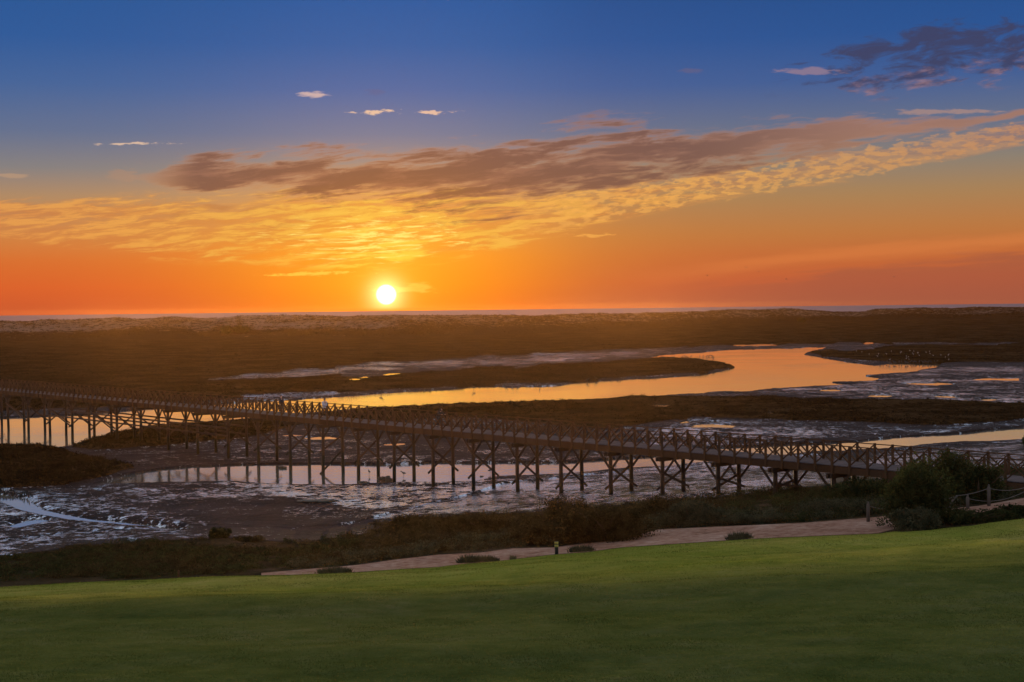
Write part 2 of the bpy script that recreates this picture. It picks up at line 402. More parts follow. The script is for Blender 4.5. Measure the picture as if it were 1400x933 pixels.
def m_dune():
    m, nt, b, o = newmat('dune_sand_and_bushes')
    n1 = noise(nt, o, .012, 4, .6); v = noise(nt, o, .26, 4, .75); sand = attr(nt, 'sand')
    n3 = noise(nt, o, .5, 4, .7)
    bush = (v * .7 + n3 * .35 - (sand - .5) * .35 + (n1 - .5) * .3).ss(.40, .50)
    c = mixc(nt, bush, (.19, .14, .11), mixc(nt, n3, (.014, .010, .007), (.045, .030, .018)))
    setin(nt, b, 'Base Color', c); setin(nt, b, 'Roughness', .95); setin(nt, b, 'Specular IOR Level', 0)
    bump(nt, b, v + bush * .4, 1., 2.)
    return m
def m_water(name, sea):
    m, nt, b, o = newmat(name)
    setin(nt, b, 'Base Color', (1., .97, .80) if not sea else (.30, .22, .24)); setin(nt, b, 'Metallic', 0. if sea else .9); setin(nt, b, 'IOR', 1.333)  # sea's base colour carries the sky reflection its matte surface lacks
    if sea:
        setin(nt, b, 'Roughness', .95); setin(nt, b, 'Specular IOR Level', 0)
        n = noise(nt, o, .004, 3, .6); bump(nt, b, n, .4, 5.)
    else:
        setin(nt, b, 'Roughness', .06); setin(nt, b, 'Specular IOR Level', .75)
        mp = nt.nodes.new('ShaderNodeMapping'); mp.inputs['Scale'].default_value = (1, .5, 1); nt.links.new(o.k, mp.inputs[0])
        n = noise(nt, X_(nt, mp.outputs[0]), 1.8, 4, .6); calm = noise(nt, o, .05, 3, .5).ss(.4, .65)
        bump(nt, b, n * (calm * .8 + .25), .6, .035)
    return m
def m_wood(name, c1, c2, rough=.75, tide=False):
    m, nt, b, o = newmat(name)
    g = nt.nodes.new('ShaderNodeNewGeometry'); pos = X_(nt, g.outputs['Position'])
    n1 = noise(nt, pos, .8, 4, .6); n2 = noise(nt, pos, 9., 5, .7)
    rnd = X_(nt, g.outputs['Random Per Island'])
    c = mixc(nt, (n1 * .5 + n2 * .35 + rnd * .6 - .25).clamp(), c1, c2)
    if tide:     # weed and wet stain up to the high-water mark
        sp = nt.nodes.new('ShaderNodeSeparateXYZ'); nt.links.new(pos.k, sp.inputs[0]); zz = X_(nt, sp.outputs[2]) + (n1 - .5) * .9
        c = mixc(nt, zz.ss(1.5, 2.0), (.018, .017, .010), c)
    setin(nt, b, 'Base Color', c)
    setin(nt, b, 'Roughness', rough); setin(nt, b, 'Specular IOR Level', .25 if name == 'pile_timber' else 0.); bump(nt, b, n2, .4, .01)
    return m
def m_plain(name, c, rough=.7, var=.25):
    m, nt, b, o = newmat(name); n = noise(nt, o, 14, 4, .6)
    setin(nt, b, 'Base Color', mixc(nt, n, tuple(v * (1 - var) for v in c), tuple(min(1, v * (1 + var)) for v in c))); setin(nt, b, 'Roughness', rough)
    return m
M = dict(lawn=m_lawn(), path=m_path(), scrub=m_scrubground(), mud=m_mud(), dune=m_dune(), water=m_water('calm_water', False), sea=m_water('sea_water', True),
         wood=m_wood('weathered_timber', (.060, .032, .019), (.135, .076, .044)), dark=m_wood('pile_timber', (.030, .017, .011), (.072, .040, .023), tide=True),
         deck=m_wood('grey_deck_boards', (.11, .09, .09), (.19, .16, .16), .7), grey=m_wood('silvered_post', (.08, .066, .055), (.15, .125, .105)),
         rope=m_plain('old_rope', (.13, .11, .095)), weed=m_plain('seaweed', (.03, .028, .015), .6), rubble=m_plain('wet_stone', (.05, .045, .04), .4),
         leafA=m_leaf('dark_leaf', (.012, .020, .008), (.070, .078, .030), 2.2), leafB=m_leaf('brown_scrub', (.012, .013, .006), (.085, .066, .030), 1.6), leafD=m_leaf('marsh_grass_leaf', (.010, .009, .005), (.040, .028, .014), .3),
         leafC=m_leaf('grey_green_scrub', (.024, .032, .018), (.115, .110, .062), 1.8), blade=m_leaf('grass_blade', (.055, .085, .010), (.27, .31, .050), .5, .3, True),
         twig=m_wood('twig_bark', (.05, .035, .022), (.10, .07, .045)), black=m_plain('black_paint', (.02, .02, .02)), yellow=m_plain('yellow_band', (.36, .34, .06)),
         skin=m_plain('skin', (.45, .28, .20), .5), hair=m_plain('hair', (.03, .02, .015)), white=m_plain('pale_jacket', (.62, .60, .68), .8), navy=m_plain('dark_jacket', (.03, .025, .03), .8),
         jean=m_plain('dark_trousers', (.035, .035, .05), .85), shoe=m_plain('shoe', (.05, .05, .05)), bird=m_plain('pale_feathers', (.42, .39, .36), .7), birdd=m_plain('dark_feathers', (.03, .025, .022)))
# ================================================================== TERRAIN
def curve(pts):
    px = np.array([p[0] for p in pts], float); py = np.array([p[1] for p in pts], float); pz = np.array([p[2] for p in pts], float)
    t, q = tq(px, py); return t, q, pz
def ev(cv, t):
    return np.interp(t, cv[0], cv[1]), np.interp(t, cv[0], cv[2])
zE = lambda x: float(np.interp(x, [0, 700, 850, 1100, 1400], [2.6, 3.1, 3.4, 4.2, 4.8]))
edge = [(0, 803.4), (100, 797), (200, 793), (286, 788.6), (400, 786.5), (486, 783), (543, 779), (600, 775.7), (629, 772), (686, 767), (757, 758.6), (800, 755.7), (850, 749), (950, 742.5), (1025, 737.5), (1100, 734), (1200, 730), (1221, 727), (1275, 723.6), (1329, 719), (1346, 716), (1373, 712), (1400, 709)]
c1 = curve([(x, y, zE(x)) for x, y in edge])
def eY(x): return float(np.interp(x, [e[0] for e in edge], [e[1] for e in edge]))
p1 = curve([(x, eY(x) - .6, zE(x) - .02) for x in (0, 100, 200, 286, 400, 486, 543, 600, 629, 686, 757, 800, 850, 950, 1025, 1100, 1200)] + [(1250, 716, 4.35), (1300, 708, 4.45), (1350, 700, 4.55), (1400, 692, 4.65)])
p2 = curve([(0, 796, 2.5), (200, 788, 2.5), (340, 785, 2.7), (400, 780, 2.75), (486, 773, 2.75), (543, 765, 2.8), (600, 758.6, 2.8), (657, 755.7, 2.85), (700, 750, 2.9), (757, 748.6, 3.0), (800, 743, 3.1), (850, 738, 3.25), (900, 724, 3.3), (987, 720, 3.6), (1100, 715, 3.9), (1200, 707, 4.0), (1275, 698, 4.1), (1337, 692, 4.3), (1400, 681, 4.4)])
c4 = curve([(0, 762, .6), (100, 748, .6), (200, 740, .6), (320, 736, .6), (400, 742, .6), (480, 735, .65), (530, 722, .75), (600, 708, .9), (700, 702, 1.25), (757, 698, 1.5), (866, 690, 2.0), (940, 683, 2.2), (1010, 678, 2.4), (1100, 667, 2.5), (1250, 652, 2.2), (1400, 640, 2.0)])
c5 = curve([(0, 668, .1), (130, 664, .1), (225, 659, .1), (300, 660, .1), (400, 663, .1), (475, 662.5, .1), (550, 660, .1), (650, 659.5, .1), (682, 653, .1), (750, 649, .1), (800, 645, .1), (850, 641, .1), (925, 636, .1), (960, 632.5, .1), (1010, 627, .1), (1060, 624, .1), (1112, 619, .1), (1166, 617, .1), (1233, 612, .1), (1266, 608, .1), (1316, 605, .1), (1400, 600, .1)])
c6 = curve([(0, 466, 1.5), (300, 463, 1.5), (500, 462, 1.5), (700, 458, 1.5), (900, 448, 2.5), (1000, 443, 3), (1200, 438, 3), (1400, 436, 3)])
ridge = [(0, 439), (40, 440.5), (67, 437), (117, 436.7), (160, 435), (193, 436.7), (233, 432.7), (267, 434), (300, 435), (333, 431.7), (380, 431.9), (423, 431), (467, 432.8), (520, 431.8), (567, 431.7), (640, 432), (700, 432), (733, 431.7), (817, 429), (880, 428.4), (933, 427.6), (975, 424.5), (1000, 423), (1033, 424), (1073, 421.7), (1100, 424), (1150, 426.7), (1180, 426), (1200, 422.5), (1266, 420.7), (1300, 421.7), (1333, 420), (1400, 420)]
c7 = curve([(x, y, 0) for x, y in ridge])
xs = np.concatenate([np.linspace(-1500, -40, 40), np.linspace(-36, 1436, 930), np.linspace(1440, 2900, 40)])
T = (xs - 700) / F
nc = len(T)
def prof(T):
    L = []
    q1, z1 = ev(c1, T); Y1 = (H - z1) / q1
    tb, qb = tq(np.clip(700 + T * F, -100, 1500), 945)
    Y0 = np.full(len(T), 24.); z0 = H - qb * Y0
    L.append((np.full(len(T), 1.0), z0 + 3.0)); L.append((np.full(len(T), 10.), z0 + 1.9)); L.append((Y0, z0)); L.append((Y1, z1))
    for cv in (p1, p2, c4, c5, c6):
        q, z = ev(cv, T); L.append(((H - z) / q, z))
    q7, _ = ev(c7, T); Y7 = L[-1][0] + 130
    L.append((Y7, H - q7 * Y7))
    L.append((Y7 + 110, np.full(len(T), -1.5)))
    for i in range(1, len(L)):
        L[i] = (np.maximum(L[i][0], L[i - 1][0] + .15), L[i][1])
    return L
# water outlines -------------------------------------------------
river = [(-600, 575), (0, 571), (118, 567), (160, 561), (220, 557), (340, 548), (400, 546), (467, 541), (550, 535), (617, 531), (640, 527), (674, 526.7), (700, 529), (727, 527.5), (760, 527), (787, 523), (833, 519), (883, 516), (933, 514), (970, 510), (1005, 501.7), (980, 495.5), (953, 491.5), (917, 490), (886, 489.6), (897, 486), (946, 482), (983, 479), (1023, 476), (1066, 477), (1100, 474), (1135, 475), (1112, 480), (1100, 484.5), (1140, 491.7), (1173, 496.2), (1195, 499), (1212, 497), (1253, 496.7), (1288, 498), (1283, 501), (1253, 508), (1183, 513), (1203, 516.7), (1198, 520.7), (1136, 523), (1165, 526), (1100, 528.5), (1016, 535), (933, 539), (897, 542.7), (800, 546.7), (760, 549), (700, 550), (600, 554), (527, 557), (500, 558), (400, 566), (332, 575), (270, 582), (222, 583), (190, 587), (155, 594), (125, 605), (82, 612), (0, 612.5), (-600, 640)]
chan = [(128, 663), (162, 650), (190, 645), (225, 640), (262, 637), (350, 634.5), (425, 633), (525, 634.5), (600, 631.5), (650, 632), (725, 632), (800, 630), (850, 626.5), (885, 624), (930, 618), (987, 611), (1060, 608), (1146, 604.6), (1200, 600), (1300, 592.7), (1400, 582.7), (2200, 520), (2200, 560), (1400, 600), (1316, 605), (1266, 608), (1233, 612), (1166, 617), (1112, 619), (1060, 624), (1010, 627), (960, 632), (925, 636), (850, 641), (800, 645), (750, 649), (712, 651), (682, 652.5), (650, 659), (600, 660), (550, 660.5), (475, 662.5), (400, 663), (325, 660), (300, 660), (225, 659.5), (175, 661.5)]
creek = [(-60, 668), (0, 674), (17, 677), (37, 681), (47, 688), (60, 695), (86, 701), (128, 707), (200, 713), (256, 719.5), (254, 722), (200, 717.5), (150, 713), (100, 708), (57, 701), (28, 695), (11, 688), (-5, 680), (-60, 676)]
def pud(x0, x1, y0, y1, sl=0):
    xm = (x0 + x1) / 2; ym = (y0 + y1) / 2; w = (x1 - x0) / 2; h = max((y1 - y0) / 2, .7)
    return [(xm + w * math.cos(k * math.pi / 5) * (1 + .25 * math.sin(k * 2.3 + x0)), ym + h * math.sin(k * math.pi / 5) * (1 + .3 * math.sin(k * 1.7 + x1)) + sl * math.cos(k * math.pi / 5)) for k in range(10)]
puds = [pud(889, 921, 552, 557), pud(928, 942, 573, 578, -1), pud(735, 748, 559, 561), pud(703, 711, 554, 556), pud(780, 822, 551, 553), pud(967, 982, 575, 577), pud(942, 1006, 580, 585, 1), pud(1045, 1056, 562, 568, -1), pud(1206, 1216, 557, 559), pud(1276, 1306, 541, 543.5), pud(1186, 1223, 540, 542), pud(1096, 1106, 550, 554), pud(524, 553, 511, 513, -.8), pud(492, 504, 514.5, 517), pud(477, 493, 517, 521), pud(385, 417, 594, 596), pud(417, 466, 597, 600.5), pud(522, 552, 605, 608), pud(14, 64, 709, 716, -4), pud(171, 190, 738, 742), pud(890, 900, 545, 547), pud(1340, 1362, 545, 547), pud(850, 857, 569, 571), pud(1240, 1300, 523, 526), pud(1120, 1150, 533, 535), pud(1330, 1400, 517, 520), pud(1025, 1042, 678, 680), pud(1052, 1064, 687, 689), pud(1180, 1196, 468, 470), pud(1000, 1062, 470, 473)]
wets = [([(-80, 664), (130, 663), (300, 661), (420, 668), (330, 684), (260, 690), (180, 683), (130, 690), (300, 712), (270, 722), (300, 732), (180, 738), (0, 756), (-80, 764)], 1.0), ([(30, 664), (300, 661), (320, 672), (240, 690), (100, 692), (60, 680)], 1.0), ([(280, 661), (480, 662), (690, 652), (960, 632), (1130, 617), (1140, 660), (1010, 676), (900, 684), (700, 697), (560, 702), (470, 690), (330, 672)], 1.15), ([(380, 695), (560, 690), (560, 706), (380, 715)], .85),
        ([(100, 608), (200, 612), (330, 600), (420, 590), (650, 575), (800, 590), (900, 612), (870, 626), (650, 630), (350, 634), (220, 640), (150, 640), (130, 622)], .78), ([(940, 574), (1100, 578), (1250, 585), (1400, 572), (1400, 580), (1200, 598), (1060, 606), (900, 616), (860, 600)], .95), ([(1210, 612), (1400, 600), (1400, 640), (1180, 640)], 1.0), ([(1000, 538), (1200, 520), (1290, 503), (1420, 500), (1420, 553), (1200, 548), (1040, 552), (933, 545)], .98),
        ([(278, 522), (330, 514), (430, 506), (470, 504), (460, 512), (360, 520)], 1.08), ([(470, 500), (600, 494), (740, 484), (900, 477), (935, 480), (880, 488), (720, 497), (560, 504), (470, 505)], 1.05), ([(1000, 470), (1063, 469), (1040, 474)], 1.2), ([(1140, 478), (1240, 470), (1220, 474), (1150, 482)], .9), ([(330, 541), (467, 538), (467, 542), (330, 547)], 1.2), ([(600, 545), (900, 540), (900, 552), (600, 560)], .7)]
vegs = [([(-80, 612), (40, 609), (110, 625), (185, 640), (150, 652), (90, 667), (0, 671), (-80, 670)], 1.), ([(96, 612), (160, 594), (220, 583), (340, 575), (420, 580), (330, 600), (200, 612), (130, 618)], 1.), ([(430, 568), (527, 558), (700, 552), (900, 543), (1400, 552), (1500, 556), (1500, 570), (1300, 584), (1100, 578), (940, 573), (820, 590), (640, 572), (500, 578)], 1.), ([(505, 530), (620, 512), (760, 500), (900, 490), (960, 491), (1006, 502), (960, 512), (870, 517), (760, 526), (620, 529), (480, 540)], 1.), ([(1100, 482), (1200, 474), (1500, 470), (1500, 496), (1290, 497), (1170, 495)], 1.), ([(-80, 570), (120, 560), (330, 545), (470, 535), (460, 500), (600, 492), (800, 480), (1100, 470), (1500, 470), (1500, 380), (-80, 380)], 1.), ([(450, 520), (600, 508), (720, 500), (500, 538), (400, 545), (250, 552)], 1.)]
def T2(poly):
    P = np.array(poly, float); t, q = tq(P[:, 0], P[:, 1]); return list(zip(t, q))
river, chan, creek = T2(river), T2(chan), T2(creek); puds = [T2(p) for p in puds]
wets = [(T2(p), w) for p, w in wets]; vegs = [(T2(p), w) for p, w in vegs]
L = prof(T)
def band(k, n, last=False):
    (Ya, za), (Yb, zb) = L[k], L[k + 1]
    s = np.linspace(0, 1, n + 1)[:, None]
    Y = 1 / ((1 - s) / Ya + s / Yb); w = (Y - Ya) / (Yb - Ya)
    return Y, za * (1 - w) + zb * w, w
def gridmesh(name, Y, Z, mat, attrs=None, cols=None):
    X = T[None, :] * Y; n, m_ = Y.shape
    V = np.stack([X, Y, Z], -1).reshape(-1, 3)
    i = np.arange((n - 1) * m_).reshape(n - 1, m_)[:, :-1]
    if cols is not None: i = i[:, cols]
    i = i.ravel(); Fq = np.stack([i, i + 1, i + 1 + m_, i + m_], 1)
    me = npmesh(name, V, Fq, mat, {k: v.ravel() for k, v in (attrs or {}).items()})
    o = link(name, me); tag(o, kind='structure'); return o
def wobble(X, Y, w): return w
KC = .30
# lawn
rows = [band(0, 6), band(1, 14), band(2, 170)]
Y = np.concatenate([rows[0][0][:-1], rows[1][0][:-1], rows[2][0]]); Z = np.concatenate([rows[0][1][:-1], rows[1][1][:-1], rows[2][1]])
nb_ = rows[0][0].shape[0] + rows[1][0].shape[0] - 2; wl = np.zeros(Y.shape); wl[nb_:] = rows[2][2]
Y1 = L[3][0]; Z = Z + KC * wl * (wl - 1) * (L[3][1] - L[2][1]); X = T * Y
fade = sstep(0, 10, Y1 - Y)
def lawn_off(X, Y, d):   # soft undulation of the mown slope, dying out at its lower edge
    return sstep(0, 10, d) * (.22 * fbm(X / 11, Y / 7, 3, 3) + .05 * fbm(X / 1.6, Y / 1.6, 9, 3) + .18 * np.exp(-((Y - 39 - X * .05) / 3.5) ** 2))
Z = Z + lawn_off(X, Y, Y1 - Y)
gridmesh('lawn', Y, Z, M['lawn'])
# strip between lawn and path, path, bank
def bank_off(X, Y, w): return .22 * fbm(X / 3, Y / 3, 21, 4) * np.minimum(1, np.minimum(w, 1 - w) * 6)
Ya, Za, wa = band(3, 8); Yb, Zb, wb = band(4, 26); Yc, Zc, wc = band(5, 80)
Zb = Zb + .05 * fbm(T * Yb / 1.2, Yb / 1.2, 5, 3) * np.minimum(1, np.minimum(wb, 1 - wb) * 5)
Zc = Zc + bank_off(T * Yc, Yc, wc)
xc = xs[:-1]
gridmesh('path', Yb, Zb, M['path'], cols=np.where((xc > 352))[0])
gridmesh('verge_ground', Yb, Zb, M['scrub'], cols=np.where(xc <= 352)[0])
gridmesh('verge_ground', Ya, Za, M['scrub'])
gridmesh('shore_bank', Yc, Zc, M['scrub'])
# mud flats and marsh
Yd, Zd, wd = band(6, 130); Ye, Ze, we = band(7, 400)
Ye_f, foot = L[8][0], L[8][1]
ex = 1 + 2.5 * (1 - sstep(450, 720, xs)); Zd = L[7][1] + (L[6][1] - L[7][1]) * (1 - np.clip(wd, 0, 1)) ** ex
Y = np.concatenate([Yd[:-1], Ye]); X = T * Y
s_ = sstep(.35, 1., (Ye - L[7][0]) / (L[8][0] - L[7][0]))
Zb2 = np.concatenate([Zd[:-1], .1 + (foot - .1) * s_])
t2 = np.broadcast_to(T, Y.shape); q2 = (H - np.minimum(Zb2, .1)) / Y
q2m = (H - Zb2) / Y
jt = fbm(X / 4, Y / 9, 31, 4) * 1.6 / F; jq = fbm(X / 5, Y / 14, 37, 4) * 1.8 / F
tt, qq = t2 + jt, q2m + jq
wat = inpoly(tt, qq, river) | inpoly(tt, qq, chan)
crk = inpoly(tt, qq, creek)
for p in puds: crk |= inpoly(tt, qq, p)
wet = np.full(Y.shape, .72); veg = np.zeros(Y.shape)
jt2 = fbm(X / 9, Y / 16, 41, 4) * 14 / F; jq2 = fbm(X / 9, Y / 18, 47, 4) * 6 / F
for p, w in wets: wet = np.where(inpoly(t2 + jt2, q2m + jq2, p), w, wet)
for p, w in vegs: veg = np.where(inpoly(t2 + jt2 * .6, q2m + jq2 * .7, p), w, veg)
for p, w in wets[8:13]: veg = np.where(inpoly(t2 + jt2, q2m + jq2 * .6, p), 0, veg)
def blur(A, n=3):
    for _ in range(n):
        A = (A + np.roll(A, 1, 0) + np.roll(A, -1, 0) + np.roll(A, 1, 1) + np.roll(A, -1, 1)) / 5
    return A
wet = blur(wet, 4); vegb = blur(veg, 3); watb = blur((wat | crk).astype(float), 1)
dist_w = blur(wat.astype(float), 8)
relief = .07 + .10 * fbm(X / 6, Y / 6, 51, 4) + .04 * fbm(X / 1.2, Y / 1.2, 55, 3)
Zm = Zb2 + np.where(Zb2 > .3, .12, 1) * relief + vegb * (.32 + .35 * np.abs(fbm(X / 4, Y / 4, 61, 4)) + .2 * fbm(X / 25, Y / 25, 62, 2)) * (1 - dist_w)
nearp = np.clip(blur(crk.astype(float), 16) * 4, 0, 1); Zm = Zm * (1 - nearp) + .03 * nearp
Zm = np.maximum(Zm, .03 + 0 * Zm)
big = Zb2 > .25
Zw = np.where(wat | crk, -.25, Zm)
Zm = np.where(wat | crk, np.where(Zb2 > .25, -.08, -.25), Zm)
Zm[0] = L[6][1]; Zm[-1] = foot
gridmesh('mudflat', Y, Zm, M['mud'], dict(wet=wet, veg=vegb))
# dunes
Yg, Zg, wg = band(8, 70); Yh, Zh, wh = band(9, 20)
Zg = L[8][1] + (L[9][1] - L[8][1]) * (np.clip(wg, 0, 1) ** .9)
Xg = T * Yg
Zg = Zg + (1.5 * fbm(Xg / 40, Yg / 30, 71, 4) + 1.1 * np.abs(fbm(Xg / 9, Yg / 9, 75, 3))) * np.minimum(1, wg * 4) * np.where(wg > .9, (1 - wg) * 10 * .45 + .55, 1)
Zh = np.where(wh < .001, Zg[-1][None, :], Zh)
sandm = np.concatenate([.35 + .45 * sstep(.15, .5, wg) + 0 * Xg, np.full(Yh[1:].shape, .6)])
Yq = np.concatenate([Yg, Yh[1:]]); Zq = np.concatenate([Zg, Zh[1:]])
pX, pY = topx(T * Yq, Yq, Zq)
sandm += np.exp(-((pX - 345) / 40) ** 2) * .7 * (Yq < L[9][0] + 1) * sstep(.4, .8, np.concatenate([wg, wh[1:] * 0 + 1]))
sandm -= sstep(500, 650, pX) * .15
gridmesh('dunes', Yq, Zq, M['dune'], dict(sand=sandm))
# ground height look-up
profY = np.stack([l[0] for l in L]); 
allY = np.concatenate([band(3, 8)[0], Yb[1:], Yc[1:], Y[1:]]); allZ = np.concatenate([Za, Zb[1:], Zc[1:], Zm[1:]])
def gz(X, Y):
    """ground height beyond the lawn's edge"""
    i = int(np.argmin(np.abs(T - X / Y))); return float(np.interp(Y, allY[:, i], allZ[:, i]))
def ground(x, y):
    t, q = tq(x, y); i = int(np.argmin(np.abs(T - float(t)))); qc = (H - allZ[:, i]) / allY[:, i]
    k = np.where(qc <= float(q))[0]
    k = k[0] if len(k) else 0
    Yv = allY[k, i]; return Vector((float(t) * Yv, Yv, allZ[k, i]))
# water sheets
def sheet(name, x0, x1, y0, y1, z, mat):
    mb = MB(); mb.add([(x0, y0, z), (x1, y0, z), (x1, y1, z), (x0, y1, z)], [(0, 1, 2, 3)]); o = mb.build(name, mat); tag(o, kind='structure'); return o
sheet('lagoon_water', -1000, 1000, 70, 850, 0, M['water'])
sheet('sea', -150000, 150000, -2000, 150000, -.3, M['sea'])
# ================================================================== FOOTBRIDGE
ZB = 4.4
A0 = at(0, 538.7, ZB); B0 = at(1200, 652.8, ZB)
dirv = (B0 - A0).normalized(); acr = Vector((-dirv.y, dirv.x, 0))      # acr points away from the camera
if acr.y < 0: acr = -acr
acr.normalize()
WD = 2.3
def spx(x):     # distance along the bridge from A0 for image column x (front face)
    t = (x - 700) / F * 1.0
    # iterate for the exact column
    lo, hi = -120., 160.
    for _ in range(50):
        m = (lo + hi) / 2; p = A0 + dirv * m; X_p, _y = topx(p.x, p.y, ZB)
        if X_p < x: lo = m
        else: hi = m
    return lo
root = empty('footbridge', A0); root.location.z = 0
tag(root, 'long brown timber footbridge on cross-braced piles with X-pattern railings over the mudflats', 'footbridge')
O = Vector((A0.x, A0.y, 0))
def P(s, w, z): return Vector((0, 0, 0)) + dirv * s + acr * w + Vector((0, 0, z))     # local to root
S0, S1 = spx(-190) - 0, spx(1400) + 14
bents = [-115, -83, -52, -21, 9, 37, 66, 97, 127, 158, 191, 228, 268, 310, 351, 394.5, 440, 488, 537, 590, 645, 705, 765, 833, 904, 980, 1058, 1138, 1222, 1310, 1402]
bs = [spx(x) for x in bents]; bs = bs + [bs[-1] + 5]
NS = int((S1 - S0) / 1.25)
mb = MB(); s = S0; 
while s < S1:
    mb.box(P(s + .07, WD / 2, ZB + .47) + Vector((0, 0, random.uniform(-.006, .006))), (.132, WD + .1, .05), math.atan2(dirv.y, dirv.x)); s += .145
mb.build('deck', M['deck'], root)
for w in (0, WD / 2, WD):
    e = MB(); s = S0
    while s < S1:
        e.beam(P(s, w, ZB + .2), P(min(s + 4.98, S1), w, ZB + .2), .14, .4 + (w == WD / 2) * -.05); s += 5
    e.build('edge_beam' if w != WD / 2 else 'centre_beam', M['wood'], root)
for w in (.0, WD):
    e = MB(); s = S0
    while s < S1:
        e.beam(P(s, w, ZB + 1.655), P(min(s + 4.98, S1), w, ZB + 1.655), .11, .05); s += 5
    e.build('handrail', M['wood'], root)
def post_mb(m, s, w, o):
    m.box(P(s, w + o * .125, ZB + .84), (.12, .12, 1.72), math.atan2(dirv.y, dirv.x)); return m
def brace_mb(m, s, w, d, o):
    w2 = w + o * .045
    m.beam(P(s + .03, w2, ZB + .58), P(s + d - .03, w2, ZB + 1.58), .045, .11, acr)
    w3 = w - o * .02
    m.beam(P(s + .03, w3, ZB + 1.58), P(s + d - .03, w3, ZB + .58), .045, .11, acr); return m
d = (S1 - S0) / NS
rest_p = MB(); rest_b = MB(); npst = nbr = 0
for side_w, o_ in ((0, -1), (WD, 1)):
    for k in range(NS, -1, -1):
        s = S0 + k * d; p = O + P(s, side_w, ZB + 1); xp, _y = topx(p.x, p.y, p.z)
        vis = xp < 1405 and side_w == 0
        if vis and npst < 100: post_mb(MB(), s, side_w, o_).build('railing_post', M['wood'], root); npst += 1
        else: post_mb(rest_p, s, side_w, o_)
        if k < NS:
            if vis and nbr < 100: brace_mb(MB(), s, side_w, d, o_).build('railing_brace', M['wood'], root); nbr += 1
            else: brace_mb(rest_b, s, side_w, d, o_)
tag(rest_p.build('railing_post', M['wood'], root), kind='stuff'); tag(rest_b.build('railing_brace', M['wood'], root), kind='stuff')
for i, s in enumerate(bs):
    zb = ZB - .02
    cap = MB(); cap.beam(P(s - .14, -.35, ZB - .16), P(s - .14, WD + .35, ZB - .16), .12, .28); cap.beam(P(s + .14, -.35, ZB - .16), P(s + .14, WD + .35, ZB - .16), .12, .28)
    cap.build('cap_beam', M['dark'], root)
    tops = []
    for w in (.12, WD - .12):
        p = O + P(s, w, 0); g = gz(p.x, p.y) - .5
        jx, jy = random.uniform(-.05, .05), random.uniform(-.05, .05)
        pl = MB(); pl.tube([P(s + jx, w + jy, g), P(s + jx * .5, w, (g + ZB) / 2), P(s, w, ZB - .02)], [.16, .15, .14], 10)
        po = pl.build('pile', M['dark'], root, True); tops.append((w, g))
        if g < ZB - 1.6:
            for sg in (-1, 1):
                kb = MB(); kb.beam(P(s + sg * .14, w, ZB - 1.15), P(s + sg * 1.15, w, ZB - .02), .10, .13, acr); kb.build('knee_brace', M['dark'], po)
    g = min(t[1] for t in tops) + .5
    lo = max(g + .35, ZB - 3.1)
    if lo < ZB - 1.0 and bents[min(i, len(bents) - 1)] not in (440,):
        xb = MB(); xb.beam(P(s + .19, -.25, ZB - .95), P(s + .19, WD + .25, lo), .07, .15); xb.build('cross_brace', M['dark'], root)
        xb = MB(); xb.beam(P(s - .19, WD + .25, ZB - .95), P(s - .19, -.25, lo), .07, .15); xb.build('cross_brace', M['dark'], root)
    elif bents[min(i, len(bents) - 1)] == 440:
        xb = MB(); xb.beam(P(s - .19, WD + .25, ZB - 2.2), P(s - .19, -.15, -.05), .07, .15); xb.build('cross_brace', M['dark'], root)
        xb = MB(); xb.beam(P(s - .19, WD + .25, ZB - .95), P(s - .19, -.15, ZB - 2.5), .07, .15); xb.build('cross_brace', M['dark'], root)
    # long bracing of the far bents at the left
    if i < 13 and i + 1 < len(bs):
        for w in (-.05, WD + .05):
            if i > 5:
                for zz in (ZB - 1.25, ZB - 2.0): 
                    wb_ = MB(); wb_.beam(P(s - .3, w, zz), P(bs[i + 1] + .3, w, zz), .07, .16); wb_.build('waler', M['dark'], root)
            if (i % 2 == 0 and i < 10):
                wb_ = MB(); wb_.beam(P(s, w, ZB - 1.2), P(bs[i + 1], w, ZB - 3.0), .07, .15); wb_.build('sway_brace', M['dark'], root)
# ================================================================== VEGETATION
def leaves(pts, size, up=.0, asp=.45, r=rng):
    """one small diamond leaf per point -> (V, F)"""
    n = len(pts); d = r.normal(size=(n, 3)); d[:, 2] += up; d /= np.linalg.norm(d, axis=1)[:, None]
    e = r.normal(size=(n, 3)); e -= (e * d).sum(1)[:, None] * d; e /= np.linalg.norm(e, axis=1)[:, None]
    sz = (size * r.uniform(.6, 1.4, n))[:, None]
    V = np.stack([pts - d * sz * .5, pts + e * sz * asp * .5, pts + d * sz * .5, pts - e * sz * asp * .5], 1).reshape(-1, 3)
    Fq = np.arange(4 * n).reshape(-1, 4); return V, Fq
def crownpts(n, rx, ry, rz, lumps, r):
    """points through an uneven crown standing on z=0"""
    c = []; 
    for _ in range(lumps):
        a = r.uniform(0, 6.283); rr = r.uniform(0, .72) ** .6
        c.append((rx * rr * math.cos(a), ry * rr * math.sin(a), rz * r.uniform(.2, .78) * (1 - .45 * rr), r.uniform(.22, .42)))
    c = np.array(c); k = r.integers(0, lumps, n); dr = r.normal(size=(n, 3)); dr /= np.linalg.norm(dr, axis=1)[:, None]
    rad = (r.uniform(0, 1, n) ** .35)[:, None] * (1 + .25 * r.normal(size=(n, 1)) * (r.uniform(size=(n, 1)) > .8))
    p = c[k, :3] + dr * rad * c[k, 3][:, None] * np.array([rx, ry, rz * 1.05]) * 1.15
    p[:, 2] = np.abs(p[:, 2]); return p
